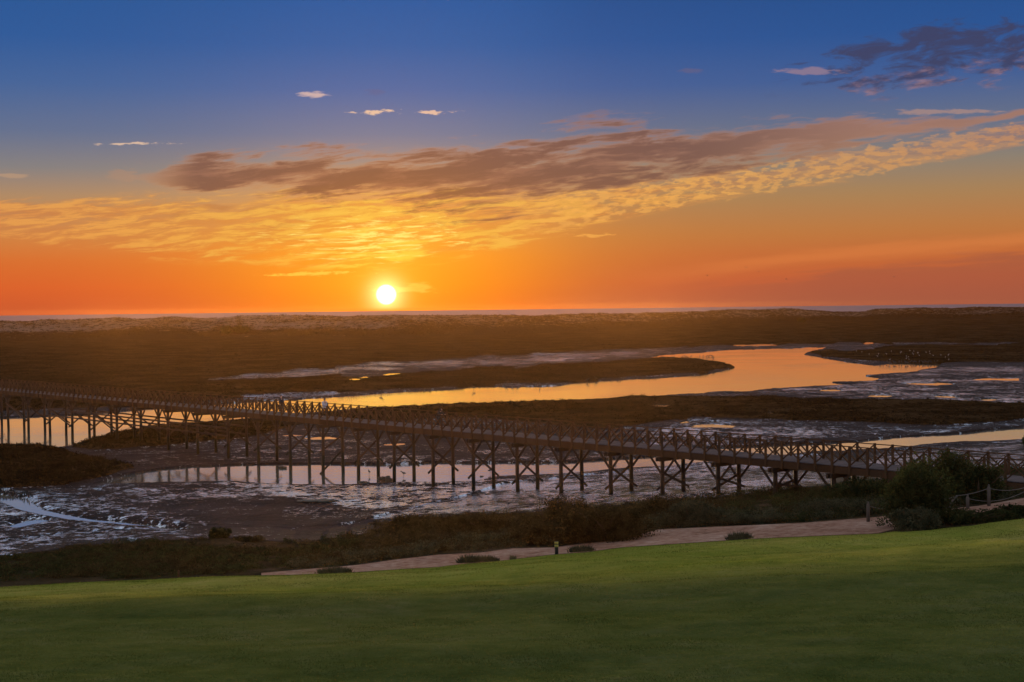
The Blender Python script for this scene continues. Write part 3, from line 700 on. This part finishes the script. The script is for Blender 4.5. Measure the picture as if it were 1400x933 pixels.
def shrubmesh(name, rx, ry, rz, n, leaf, mat, lumps=16, seed=0, up=.4, asp=.45):
    r = np.random.default_rng(seed); p = crownpts(n, rx, ry, rz, lumps, r); V, Fq = leaves(p, leaf, up, asp, r)
    return npmesh(name, V, Fq, mat, smooth=False)
def stems(r, rx, rz, k=7, name='stem'):
    m = MB()
    for i in range(k):
        a = r.uniform(0, 6.28); e = Vector((math.cos(a) * rx * r.uniform(.3, .8), math.sin(a) * rx * r.uniform(.3, .8), rz * r.uniform(.5, .85)))
        m.tube([(0, 0, -.1), e * .5 + Vector((0, 0, rz * .08)), e], [.045 * rz, .03 * rz, .008], 5)
    return m
def shrub(name, x, y, wpx, hpx, mat, label, cat='shrub', group=None, seed=0, n=3500, leaf=.10, lumps=16, up=.4, depth=.8, asp=.45, pos=None):
    p = pos or ground(x, y); sc = p.y / F
    rx = wpx * sc / 2; rz = hpx * sc
    o = empty(name, p); tag(o, label, cat, group)
    me = shrubmesh('foliage', rx, max(rx * depth, .3), rz, n, leaf, mat, lumps, seed, up, asp); link('foliage', me, o)
    stems(np.random.default_rng(seed + 5), rx, rz).build('stem', M['twig'], o, True)
    return o
shrub('bush', 1254, 719, 96, 92, M['leafA'], 'big dark rounded bush beside the path, left end of the tall hedge', 'bush', seed=1, n=26000, leaf=.13, lumps=36)
shrub('bush', 1294, 690, 108, 68, M['leafA'], 'tallest dark bush behind the first tall post of the rope fence', 'bush', seed=2, n=24000, leaf=.13, lumps=40, depth=.4)
shrub('bush', 1338, 688, 80, 56, M['leafA'], 'tall dark bush behind the curved leaning post of the rope fence', 'bush', seed=52, n=18000, leaf=.13, lumps=34, depth=.4)
shrub('bush', 1250, 726, 70, 34, M['leafC'], 'grey-green low bush at the foot of the big dark bush', 'bush', seed=3, n=8000, leaf=.12, lumps=22)
shrub('bush', 1330, 716, 130, 22, M['leafA'], 'flat dark spreading shrub on the lawn edge below the rope fence', 'bush', seed=4, n=9000, leaf=.11, lumps=26, depth=.3)
shrub('bush', 1392, 706, 60, 18, M['leafA'], 'low dark shrub at the right edge of the lawn', 'bush', seed=5, n=4000, leaf=.11, lumps=16, depth=.4)
shrub('bush', 1236, 672, 60, 40, M['leafA'], 'dark bush under the right end of the footbridge', 'bush', seed=6, n=9000, leaf=.13, lumps=20)
shrub('bush', 1170, 686, 92, 36, M['leafA'], 'dark shrub around the last visible bridge piles', 'bush', seed=7, n=12000, leaf=.13, lumps=24)
shrub('bush', 1155, 704, 130, 24, M['leafC'], 'grey-green scrub between the last piles and the path', 'bush', seed=8, n=9000, leaf=.11, lumps=26, depth=.5)
shrub('bush', 1040, 715, 110, 15, M['leafC'], 'long low green shrub along the path under the bridge', 'bush', seed=9, n=7000, leaf=.10, lumps=26, depth=.4)
shrub('bush', 832, 739, 136, 56, M['leafB'], 'large dark brown round bush at the bend of the path', 'bush', seed=10, n=20000, leaf=.11, lumps=34, depth=.6)
shrub('bush', 945, 719, 100, 38, M['leafC'], 'greenish-brown bush right of the large round brown bush', 'bush', seed=11, n=12000, leaf=.11, lumps=26, depth=.6)
shrub('bush', 915, 708, 90, 34, M['leafB'], 'brown bush on the bank by the muddy bay', 'bush', seed=12, n=9000, leaf=.12, lumps=22)
shrub('bush', 775, 716, 74, 40, M['leafB'], 'tallest brown bush left of the path bend', 'bush', seed=13, n=9000, leaf=.12, lumps=22)
shrub('bush', 736, 744, 84, 32, M['leafB'], 'yellowish-brown scrub behind the striped marker post', 'bush', seed=14, n=8000, leaf=.10, lumps=22)
shrub('bush', 655, 724, 130, 24, M['leafB'], 'long brown scrub ridge on the middle bank', 'bush', seed=15, n=12000, leaf=.11, lumps=30, depth=.4)
shrub('bush', 560, 722, 110, 18, M['leafB'], 'dark scrub point reaching left into the mud', 'bush', seed=16, n=9000, leaf=.11, lumps=26, depth=.4)
shrub('bush', 300, 736, 34, 17, M['leafA'], 'small dark bush standing alone on the left mud edge', 'bush', seed=17, n=4000, leaf=.10, lumps=14)
shrub('bush', 340, 741, 50, 10, M['leafB'], 'low brown shrub right of the lone dark bush', 'bush', seed=18, n=3000, leaf=.10, lumps=14)
for k, (x, y, w, h, lb) in enumerate([(458, 783.5, 46, 11, 'spiky grass tuft on the lawn edge, furthest left of the tufts by the path'), (642, 769, 30, 13, 'spiky dark tuft on the lawn edge left of the striped post'), (665, 767.5, 34, 10, 'thin spiky tuft between the dark tuft and the striped post'), (796, 754.5, 34, 11, 'brown tuft on the lawn edge just right of the striped post'), (1012, 737.5, 32, 13, 'lone spiky tuft at the edge of the lawn below the bridge'), (702, 765, 8, 7, 'tiny tuft nearest the striped post on its left')]):
    p = ground(x, y); p.z -= .03; sc = p.y / F; o = empty('grass_tuft', p); tag(o, lb, 'grass tuft', 'spiky tufts along the lawn edge')
    r = np.random.default_rng(30 + k); nb = int(w * 16); rx = w * sc / 2; hz_ = h * sc
    cx = r.choice(np.linspace(-.75, .75, 5) * rx, nb) + r.normal(0, .16 * rx, nb); cy = r.normal(0, .12, nb)
    ln = np.stack([r.normal(0, .38, nb) + (cx / rx) * .25, r.normal(0, .3, nb), np.ones(nb)], 1); hh_ = hz_ * r.uniform(.35, 1.1, nb) * (1 - .45 * (cx / rx) ** 2)
    b0 = np.stack([cx - .02, cy, 0 * cx], 1); b1 = b0 + np.array([.04, .01, 0]); tp = b0 + ln * hh_[:, None]; V = np.stack([b0, b1, tp], 1).reshape(-1, 3)
    link('blades', npmesh('blades', V, np.arange(3 * nb).reshape(-1, 3), M['leafC'], smooth=False), o)
# low scrub carpet of the bank: nobody could count it
Vs, Fs = [], []; nv = 0
for mname, spots, seed in (('leafB', 720, 91), ('leafC', 380, 92), ('leafA', 520, 93)):
    r = np.random.default_rng(seed); Vs, Fs, nv = [], [], 0; tries = 0; cnt = 0
    while cnt < spots and tries < spots * 12:
        tries += 1
        x = r.uniform(-60, 1460); i = int(np.argmin(np.abs(xs - x)))
        k0, k1 = L[5][0][i], L[6][0][i]
        if x <= 352: k0 = L[3][0][i] + .4
        f = r.uniform(0, 1); Yv = 1 / ((1 - f) / k0 + f / k1)
        if mname == 'leafC' and (f > .35 or x < 380) : continue
        if mname == 'leafA' and x > 480 and x < 1000: continue
        if mname == 'leafB' and x > 1120: continue
        if fbm(np.array(T[i] * Yv / 4), np.array(Yv / 4), 99, 2) < -.12: continue
        if 1015 < x < 1062 and .15 < f < .8: continue
        if f < .05 or f > .97: continue
        z = gz(T[i] * Yv, Yv); h = r.uniform(.22, .75) * (1 if x > 470 else .62); w = r.uniform(.5, 1.5)
        p = crownpts(260, w, w * .8, h, 7, r); V, Fq = leaves(p, .105, .7, .4, r); V += np.array([T[i] * Yv, Yv, z - .04])
        Vs.append(V); Fs.append(Fq + nv); nv += len(V); cnt += 1
    me = npmesh('saltmarsh_scrub', np.concatenate(Vs), np.concatenate(Fs), M[mname], smooth=False)
    tag(link('saltmarsh_scrub', me), {'leafB': 'carpet of low brown salt scrub on the bank', 'leafC': 'low grey-green scrub fringe along the path', 'leafA': 'dark green succulent carpet on the shore'}[mname], 'scrub', kind='stuff')
# grass of the lawn
def lawnz(X, Yv):
    t = X / Yv; z0 = np.interp(t, T, L[2][1]); z1 = np.interp(t, T, L[3][1]); Ya = np.interp(t, T, L[2][0]); Yb_ = np.interp(t, T, L[3][0])
    w = (Yv - Ya) / (Yb_ - Ya); return z0 + (z1 - z0) * (w + KC * w * (w - 1)) + lawn_off(X, Yv, Yb_ - Yv), Yb_
n = 330000; r = np.random.default_rng(5)
u = r.uniform(0, 1, n); Yv = 1 / (1 / 22. + (1 / 66. - 1 / 22.) * u); tt_ = r.uniform(-.385, .385, n); Xv = tt_ * Yv
zv, ye = lawnz(Xv, Yv); zv = np.where(Yv > ye, np.interp(Xv / Yv, T, L[3][1]) - .02, zv); ok = Yv < ye + .9 * np.maximum(0, fbm(Xv / 1.1, Yv / 30, 19, 3) + .1) ; Xv, Yv, zv = Xv[ok], Yv[ok], zv[ok]
hgt = (.010 + .024 * r.uniform(0, 1, len(Xv)) ** 2) * (1 + .3 * (fbm(Xv / 2, Yv / 2, 88, 3) > .1)) * (Yv / 40) ** .5; wd = .008 * (Yv / 30)
an = r.uniform(0, math.pi, len(Xv)); lean = r.normal(0, .5, (len(Xv), 2)) * hgt[:, None]
b0 = np.stack([Xv - np.cos(an) * wd, Yv - np.sin(an) * wd, zv - .004], 1); b1 = np.stack([Xv + np.cos(an) * wd, Yv + np.sin(an) * wd, zv - .004], 1)
tp = np.stack([Xv + lean[:, 0], Yv + lean[:, 1], zv + hgt], 1)
V = np.stack([b0, b1, tp], 1).reshape(-1, 3)
tag(link('lawn_blades', npmesh('lawn_blades', V, np.arange(len(V)).reshape(-1, 3), M['blade'], smooth=False)), 'short mown green grass of the lawn', 'grass', kind='stuff')
def clumps(name, Xa, Ya_, Za_, wgt, n, per, size, mat, label, seed, up=1.2, spread=1.):
    r = np.random.default_rng(seed); k = r.choice(len(Xa), n, p=wgt / wgt.sum()); sz = size * r.uniform(.6, 1.5, n)
    base = np.stack([Xa[k], Ya_[k], Za_[k]], 1); base = np.repeat(base, per, 0); ss_ = np.repeat(sz, per)
    off = r.normal(size=(n * per, 3)) * np.array([.8, .8, .22]) * ss_[:, None] * spread; off[:, 2] = np.abs(off[:, 2])
    V, Fq = leaves(base + off, size * .9, up, .45, r)
    tag(link(name, npmesh(name, V, Fq, mat, smooth=False)), label, kind='stuff')
vis = (np.abs(pX_ := (T * Y)) < Y * .38)
wv = (vegb > .6) & vis & (dist_w < .3) & (Y < 620)
wv = wv * (.25 + (fbm(X / 14, Y / 30, 66, 3) > .0)) 
clumps('marsh_grass', X[wv > 0], Y[wv > 0], Zm[wv > 0], wv[wv > 0].astype(float), 12000, 10, .28, M['leafD'], 'brown marsh grass tufts covering the low islands', 81)
dv = (np.abs(T * Yq) < Yq * .38) & (np.arange(Yq.shape[0])[:, None] > 4) & (np.arange(Yq.shape[0])[:, None] < 72)
Xq = T * Yq; dw = dv * (.2 + (fbm(Xq / 25, Yq / 25, 67, 3) > -.05))
clumps('dune_scrub', Xq[dw > 0], Yq[dw > 0], Zq[dw > 0], dw[dw > 0].astype(float), 9000, 7, .75, M['leafD'], 'low dark scrub dotted over the dunes', 82, .6)
# overhanging tree at the right edge
tp_ = atd(1462, 700, 60.); tz = 4.6
tree = empty('tree', (tp_.x, 60, tz)); tag(tree, 'dark leafy branch of a tree reaching in at the right edge above the water', 'tree')
b_ = atd(1402, 603, 60.) - Vector((tp_.x, 60, tz))
m = MB(); m.tube([(0, 0, -.3), (.05, 0, 1.2), (-.1, 0, 2.6), (.1, .1, 3.9)], [.14, .12, .09, .03], 9); m.tube([(-.05, 0, 2.1), b_ * .5 + Vector((0, 0, 1.15)), b_], [.06, .04, .012], 6); m.build('trunk', M['twig'], tree, True)
r = np.random.default_rng(77); p = np.concatenate([crownpts(9000, 1.25, 1.2, 2.2, 18, r) + np.array([.35, 0, 1.9]), crownpts(900, .34, .4, .62, 6, r) + np.array([b_.x, b_.y, b_.z - .30])])
V, Fq = leaves(p, .12, .2, .4, r); link('crown', npmesh('crown', V, Fq, M['leafA'], smooth=False), tree)
# dark bush on the dune and on the right marsh
for (x, y, w, h, lb, sd_) in [(322, 456, 36, 11, 'dark bush on the pale dune slope left of the sun', 61), (1096, 444, 14, 6, 'small dark bush below the right dunes', 62)]:
    t, q = tq(x, y); i = int(np.argmin(np.abs(T - float(t)))); k = np.where((H - Zq[:, i]) / Yq[:, i] <= float(q))[0][0]
    pp = Vector((float(t) * Yq[k, i], Yq[k, i], Zq[k, i])); shrub('bush', 0, 0, w, h, M['leafA'], lb, 'bush', seed=sd_, n=2500, leaf=1.2, lumps=12, pos=pp, depth=.5)
# ================================================================== ROPE FENCE, POSTS, MARKER
fr = ground(1187, 715); fence = empty('rope_fence', fr)
tag(fence, 'weathered rope fence on wooden posts along the path by the big bush', 'rope fence')
def Lf(p): return Vector(p) - fr
posts = [(1187, 714, 25), (1275, 703, 26), (1323, 696, 17), (1352, 692, 27), (1425, 684, 30)]
tops = []
for (x, y, h) in posts:
    g = ground(x, y); hh = h * g.y / F; m = MB()
    m.tube([Lf(g) - Vector((0, 0, .1)), Lf(g) + Vector((0, 0, hh - .06)), Lf(g) + Vector((0, 0, hh - .05)), Lf(g) + Vector((0, 0, hh))], [.085, .08, .07, .05], 10)
    po = m.build('post', M['grey'], fence, True)
    k = MB(); k.tube([Lf(g) + Vector((0, 0, hh - .02)), Lf(g) + Vector((0, 0, hh + .04)), Lf(g) + Vector((0, 0, hh + .10))], [.03, .06, .02], 8); k.build('knob', M['grey'], po, True)
    tops.append(Lf(g) + Vector((0, 0, hh - .10)))
g = ground(1300, 698); sc = g.y / F
pts = [Lf(g) - Vector((0, 0, .1)), Lf(g) + Vector((0, 0, 11 * sc)), Lf(g) + Vector((9 * sc, 0, 20 * sc))]
MB().tube(pts, [.075, .07, .05], 8).build('leaning_post', M['grey'], fence, True); lp = pts[-1]
def rope(a, b, sag, parent=fence):
    pts = [a.lerp(b, k / 10) - Vector((0, 0, sag * 4 * (k / 10) * (1 - k / 10))) for k in range(11)]
    MB().tube(pts, .016, 6).build('rope', M['rope'], parent, True)
rope(tops[0], tops[0].lerp(tops[1], .55) - Vector((0, 0, .35)), .12); rope(tops[1], lp, .12); rope(lp, tops[3], .06); rope(tops[3], tops[4], .28); rope(tops[2], tops[4], .5)
rope(tops[1] - Vector((0, 0, .7)), pts[1] - Vector((0, 0, .2)), .05)
# striped marker post
g = ground(761, 757.8); mk = empty('marker_post', g); tag(mk, 'short black marker post with yellow bands at the lawn edge', 'marker post')
hh = 17.5 * g.y / F
MB().tube([(0, 0, -.1), (0, 0, hh - .03), (0, 0, hh)], [.085, .08, .05], 12).build('post', M['black'], mk, True)
for z0, z1 in ((.56, .74), (.80, .97)): MB().tube([(0, 0, hh * z0), (0, 0, hh * z1)], .089, 12).build('yellow_band', M['yellow'], mk, True)
g = ground(244.5, 789); mk = empty('stake', g); tag(mk, 'small brown stake alone at the left lawn edge', 'stake'); h2 = 8 * g.y / F
MB().tube([(0, 0, -.1), (0, 0, h2), (0, 0, h2 + .04)], [.05, .05, .02], 8).build('post', M['wood'], mk, True)
# stakes in the creek
for k in range(16):
    x = 4 + k * 2.7 + random.uniform(-.8, .8); y = 676 + k * .42 + random.uniform(-1.5, 1.5); g = at(x, y, -.05); h2 = random.uniform(.25, .6)
    m = MB(); m.tube([(0, 0, -.2), (random.uniform(-.05, .05), 0, h2 * .5), (random.uniform(-.12, .12), 0, h2)], [.06, .055, .03], 6)
    o = m.build('stake', M['dark'], None, True); o.location = g; tag(o, 'short rotten stake in the row across the bright creek at the left', 'stake', 'row of old stakes in the creek')
# rubble between the piles, debris
def rock(name, x, y, w, h, z, mat, label, cat, seed):
    g = at(x, y, z); sc = g.y / F; bm = bmesh.new(); r = random.Random(seed)
    for k in range(9):
        a = r.uniform(-1, 1); s_ = r.uniform(.25, .45)
        mt = Matrix.Translation((a * w * sc * .38, r.uniform(-.3, .3), h * sc * r.uniform(.1, .5))) @ Matrix.Diagonal((w * sc * s_ * .5, w * sc * s_ * .45, h * sc * s_ * .95, 1))
        bmesh.ops.create_icosphere(bm, subdivisions=3, radius=1, matrix=mt)
    for v in bm.verts: v.co += v.co.normalized() * .10 * float(fbm(np.array(v.co.x * 5), np.array(v.co.y * 5 + v.co.z * 7), seed, 3))
    me = bpy.data.meshes.new(name); bm.to_mesh(me); bm.free(); me.materials.append(mat); me.shade_smooth()
    o = link(name, me); o.location = g; tag(o, label, cat); return o
rock('weed_mound', 528, 660, 23, 11, -.1, M['weed'], 'dark seaweed covered mound at the foot of two bridge piles', 'weed mound', 5)
rock('weed_mound', 387, 641, 10, 5, -.05, M['weed'], 'small dark weed clump in the channel beside a pile', 'weed mound', 6)
rock('weed_mound', 659, 652.5, 6, 3, -.05, M['weed'], 'tiny weed clump in the channel right of the seaweed mound', 'weed mound', 7)
rock('weed_mound', 498, 660, 16, 3, -.02, M['weed'], 'flat weed patch just left of the seaweed mound', 'weed mound', 8)
rock('weed_mound', 440, 686, 64, 4, .2, M['weed'], 'long dark weed ridge lying on the mud in front of the bridge', 'weed mound', 9)
rock('weed_mound', 262, 722, 14, 4, .2, M['weed'], 'dark lump at the end of the bright creek', 'weed mound', 10)
# ================================================================== BIRDS
def birdmesh(name, mat, fly=False):
    m = MB()
    if not fly:
        m.tube([(-.22, 0, .26), (-.12, 0, .30), (.0, 0, .32), (.12, 0, .36), (.17, 0, .46), (.22, 0, .50), (.26, 0, .49), (.36, 0, .46)], [.01, .06, .085, .055, .03, .038, .03, .006], 8)
        m.tube([(.0, .03, .26), (.01, .03, .13), (0, .03, -.03)], .009, 5); m.tube([(.03, -.03, .26), (.05, -.03, .13), (.03, -.03, -.03)], .009, 5)
    else:
        m.tube([(-.25, 0, 0), (0, 0, .02), (.18, 0, .04), (.3, 0, .03)], [.01, .07, .04, .006], 7)
        for s in (-1, 1): m.add([(.08, 0, .03), (-.08, 0, .03), (-.05, s * .3, .16), (.08, s * .32, .17), (-.1, s * .62, .08), (-.06, s * .62, .10)], [(0, 1, 2, 3), (3, 2, 4, 5)])
    me = bpy.data.meshes.new(name); me.from_pydata(m.v, [], m.f); me.materials.append(mat); me.shade_smooth(); return me
bw, bd, bf = birdmesh('wader', M['bird']), birdmesh('wader', M['birdd']), birdmesh('gull', M['birdd'], True)
def putbird(me, x, y, label, group, z=None, d=None, sc=1.):
    g = atd(x, y, d) if d else ground(x, y)
    if z is not None: g = at(x, y, z)
    o = link('gull' if me is bf else 'wading_bird', me); o.location = g; o.rotation_euler = (0, 0, random.uniform(0, 6.28)); o.scale = (sc,) * 3
    tag(o, label, 'bird', group)
for k in range(30): putbird(bw, random.uniform(1168, 1300), random.uniform(481, 494), 'small pale wading bird resting on the dark spit beyond the river', 'pale birds resting spit', sc=.85)
for k in range(20): putbird(bd, 1205 + k * 4 + random.uniform(-1.5, 1.5), 498 + random.uniform(-.6, .8), 'dark wading bird standing at the water edge of the far spit', 'dark birds along the far spit edge', z=0, sc=1.7)
for k in range(22): putbird(bd, random.uniform(880, 985), 0 + random.uniform(489, 493), 'dark bird silhouetted on the low island in the river', 'dark birds on the river island', sc=1.6)
for x, y in ((648, 534), (692, 527), (700, 527), (708, 527), (738, 529), (803, 523), (815, 521), (521, 540)): putbird(bd, x, y, 'dark wading bird in the golden shallows of the river', 'birds wading in the golden river', z=0, sc=1.7)
for x, y in ((505, 650), (670, 648), (842, 632), (552, 652), (730, 666)): putbird(bd, x, y, 'dark wading bird in the channel under the bridge', 'birds wading below the bridge', z=.02, sc=1.)
for x, y in ((967, 377), (1020, 366), (1037, 371.5), (1075, 382), (1222, 379)): putbird(bf, x, y, 'tiny dark gull flying low above the right horizon', 'gulls flying over the dunes', d=420., sc=1.1)
# ================================================================== PEOPLE
def skinmesh(name, pts, edges, rad, mat, parent, rootv=0, sub=2):
    me = bpy.data.meshes.new(name); me.from_pydata([tuple(p) for p in pts], edges, []); me.update(); me.materials.append(mat)
    bm = bmesh.new(); bm.from_mesh(me); sk = bm.verts.layers.skin.verify(); bm.verts.ensure_lookup_table()
    for i, rr in enumerate(rad):
        bm.verts[i][sk].radius = (rr, rr) if not hasattr(rr, '__len__') else rr; bm.verts[i][sk].use_root = (i == rootv)
    bm.to_mesh(me); bm.free(); o = link(name, me, parent)
    o.modifiers.new('skin', 'SKIN').use_smooth_shade = True
    s_ = o.modifiers.new('sub', 'SUBSURF'); s_.levels = sub; s_.render_levels = sub
    return o
def person(x, s_w, label, top, trousers, rz, lean=0., stride=.22, hood=False, backpack=False, elbows=False):
    s = spx(x); base = O + P(s, s_w, ZB + .497); base.z = ZB + .497
    o = empty('person', base, rz); tag(o, label, 'person')
    k = lean
    hip = Vector((0, 0, .92)); ch = Vector((.30 * k, 0, 1.32 - .10 * k)); nk = Vector((.42 * k, 0, 1.48 - .16 * k)); hd = Vector((.52 * k + .02, 0, 1.62 - .22 * k))
    pts = [hip, hip.lerp(ch, .5), ch, nk, hd, hd + Vector((0, 0, .11))]; ed = [(0, 1), (1, 2), (2, 3), (3, 4), (4, 5)]; rad = [(.15, .11), (.14, .10), (.17, .11), .055, .095, .06]
    limbs = {}
    for sg in (-1, 1):
        sh = ch + Vector((0, sg * .19, .08)); sw = -sg * stride * .8
        if elbows: e = sh + Vector((.16, sg * .05, -.24)); h = e + Vector((.24, -sg * .06, .02))
        else: e = sh + Vector((sw * .35 - .02, sg * .05, -.28)); h = e + Vector((sw * .5 + .06, 0, -.24))
        n0 = len(pts); pts += [sh, e, h, h + (h - e).normalized() * .07]; ed += [(2, n0), (n0, n0 + 1), (n0 + 1, n0 + 2), (n0 + 2, n0 + 3)]; rad += [.055, .042, .028, .032]
        palm = pts[-1]; fd = (h - e).normalized()
        for f in range(4):
            n1 = len(pts); off = Vector((0, (f - 1.5) * .022, 0)); l = (.07, .08, .075, .06)[f]
            pts += [palm + off + fd * .03, palm + off + fd * (.03 + l) + Vector((-.01, 0, -.005))]; ed += [(n0 + 3, n1), (n1, n1 + 1)]; rad += [.009, .008]
        n1 = len(pts); pts += [h + fd * .03 + Vector((.035, -sg * .02, 0)), h + fd * .07 + Vector((.055, -sg * .02, 0))]; ed += [(n0 + 2, n1), (n1, n1 + 1)]; rad += [.011, .009]
        hp = hip + Vector((0, sg * .09, -.06)); st = sg * stride; kn = Vector((st * .55 + .04, sg * .095, .49)); an_ = Vector((st, sg * .095, .09 + (.06 if sg < 0 and stride > .1 else 0))); toe = Vector((st + .17, sg * .11, .035))
        n2 = len(pts); pts += [hp, kn, an_, toe]; ed += [(0, n2), (n2, n2 + 1), (n2 + 1, n2 + 2), (n2 + 2, n2 + 3)]; rad += [.085, .055, .04, .032]
        limbs[sg] = (sh, e, h, hp, kn, an_, toe)
    body = skinmesh('body', pts, ed, rad, M['skin'], o)
    # face features
    f = MB(); f.tube([hd + Vector((.085, 0, .02)), hd + Vector((.115, 0, -.015)), hd + Vector((.09, 0, -.03))], [.01, .018, .012], 6); f.build('nose', M['skin'], o, True)
    for sg in (-1, 1):
        MB().tube([hd + Vector((.078, sg * .032, .028)), hd + Vector((.092, sg * .032, .028))], .011, 6).build('eye', M['black'], o, True)
    a1, a2 = limbs[-1], limbs[1]
    jp = [hip + Vector((0, 0, -.10)), hip.lerp(ch, .5), ch, nk - Vector((0, 0, .03))]; je = [(0, 1), (1, 2), (2, 3)]; jr = [(.195, .15), (.175, .135), (.195, .14), (.085, .08)]
    for lm in (a1, a2):
        n0 = len(jp); jp += [lm[0], lm[1], lm[2]]; je += [(2, n0), (n0, n0 + 1), (n0 + 1, n0 + 2)]; jr += [.082, .066, .05]
    skinmesh('jacket', jp, je, jr, M[top], o, 1)
    tp2 = [hip + Vector((0, 0, .02))]; te = []; tr = [(.165, .125)]
    for lm in (a1, a2):
        n0 = len(tp2); tp2 += [lm[3], lm[4], lm[5] + Vector((0, 0, .03))]; te += [(0, n0), (n0, n0 + 1), (n0 + 1, n0 + 2)]; tr += [.105, .075, .058]
    skinmesh('trousers', tp2, te, tr, M[trousers], o, 0)
    for lm in (a1, a2): skinmesh('shoe', [lm[5] + Vector((-.04, 0, -.03)), lm[5] + Vector((.06, 0, -.035)), lm[6] + Vector((.03, 0, 0))], [(0, 1), (1, 2)], [.05, .05, .035], M['shoe'], o)
    if hood: skinmesh('hood', [nk + Vector((-.03, 0, .0)), hd + Vector((-.035, 0, .0)), hd + Vector((-.015, 0, .12))], [(0, 1), (1, 2)], [.10, .125, .08], M[top], o)
    else: skinmesh('hair', [hd + Vector((-.045, 0, -.03)), hd + Vector((-.03, 0, .05)), hd + Vector((.0, 0, .12))], [(0, 1), (1, 2)], [.085, .112, .08], M['hair'], o)
    if backpack: skinmesh('backpack', [ch + Vector((-.20, 0, .05)), ch + Vector((-.20, 0, -.25))], [(0, 1)], [(.14, .10), (.15, .11)], M['navy'], o)
    return o
along = math.atan2(dirv.y, dirv.x)
person(371, 1.1, 'person in dark clothes walking on the footbridge, furthest left of the walkers', 'navy', 'jean', along, backpack=True)
person(432, .95, 'person in a pale lavender jacket on the footbridge against the golden water', 'white', 'jean', along + math.pi)
person(587, .95, 'person in dark clothes bending forward on the middle of the footbridge', 'navy', 'jean', along, lean=.7, stride=.12, elbows=True, hood=True)
# ================================================================== HAZE (thin volume added to imitate the glare round the sun)
hm = bpy.data.materials.new('sun_glare_haze'); hm.use_nodes = True; hn = hm.node_tree; hn.nodes.clear()
pv = hn.nodes.new('ShaderNodeVolumePrincipled'); pv.inputs['Color'].default_value = (.80, .38, .13, 1); pv.inputs['Density'].default_value = .000055; pv.inputs['Anisotropy'].default_value = .94
ho = hn.nodes.new('ShaderNodeOutputMaterial'); hn.links.new(pv.outputs[0], ho.inputs['Volume'])
hz = MB().box((0, 590, 7.5), (2700, 1300, 19)).build('glare_haze', hm); tag(hz, kind='stuff')
# ================================================================== CAMERA, RENDER
cam = bpy.data.cameras.new('camera'); co = bpy.data.objects.new('camera', cam); C.objects.link(co)
cam.sensor_width = 36; cam.lens = F / 1400 * 36; cam.clip_start = .5; cam.clip_end = 400000
R = Vector((1, 0, 0)); Fv = Vector((0, math.cos(TH), -math.sin(TH))); U = Vector((0, math.sin(TH), math.cos(TH)))
cx_, cy_, cz_ = R * ca - U * sa, R * sa + U * ca, -Fv
mw = Matrix((cx_, cy_, cz_)).transposed().to_4x4(); mw.translation = (0, 0, H); co.matrix_world = mw
sc = bpy.context.scene; sc.camera = co
sc.view_settings.view_transform = 'Standard'; sc.view_settings.look = 'None'; sc.view_settings.exposure = 0; sc.view_settings.gamma = 1
sc.cycles.max_bounces = 4; sc.cycles.sample_clamp_indirect = 3; sc.cycles.sample_clamp_direct = 4; sc.cycles.volume_bounces = 0; sc.cycles.use_denoising = True
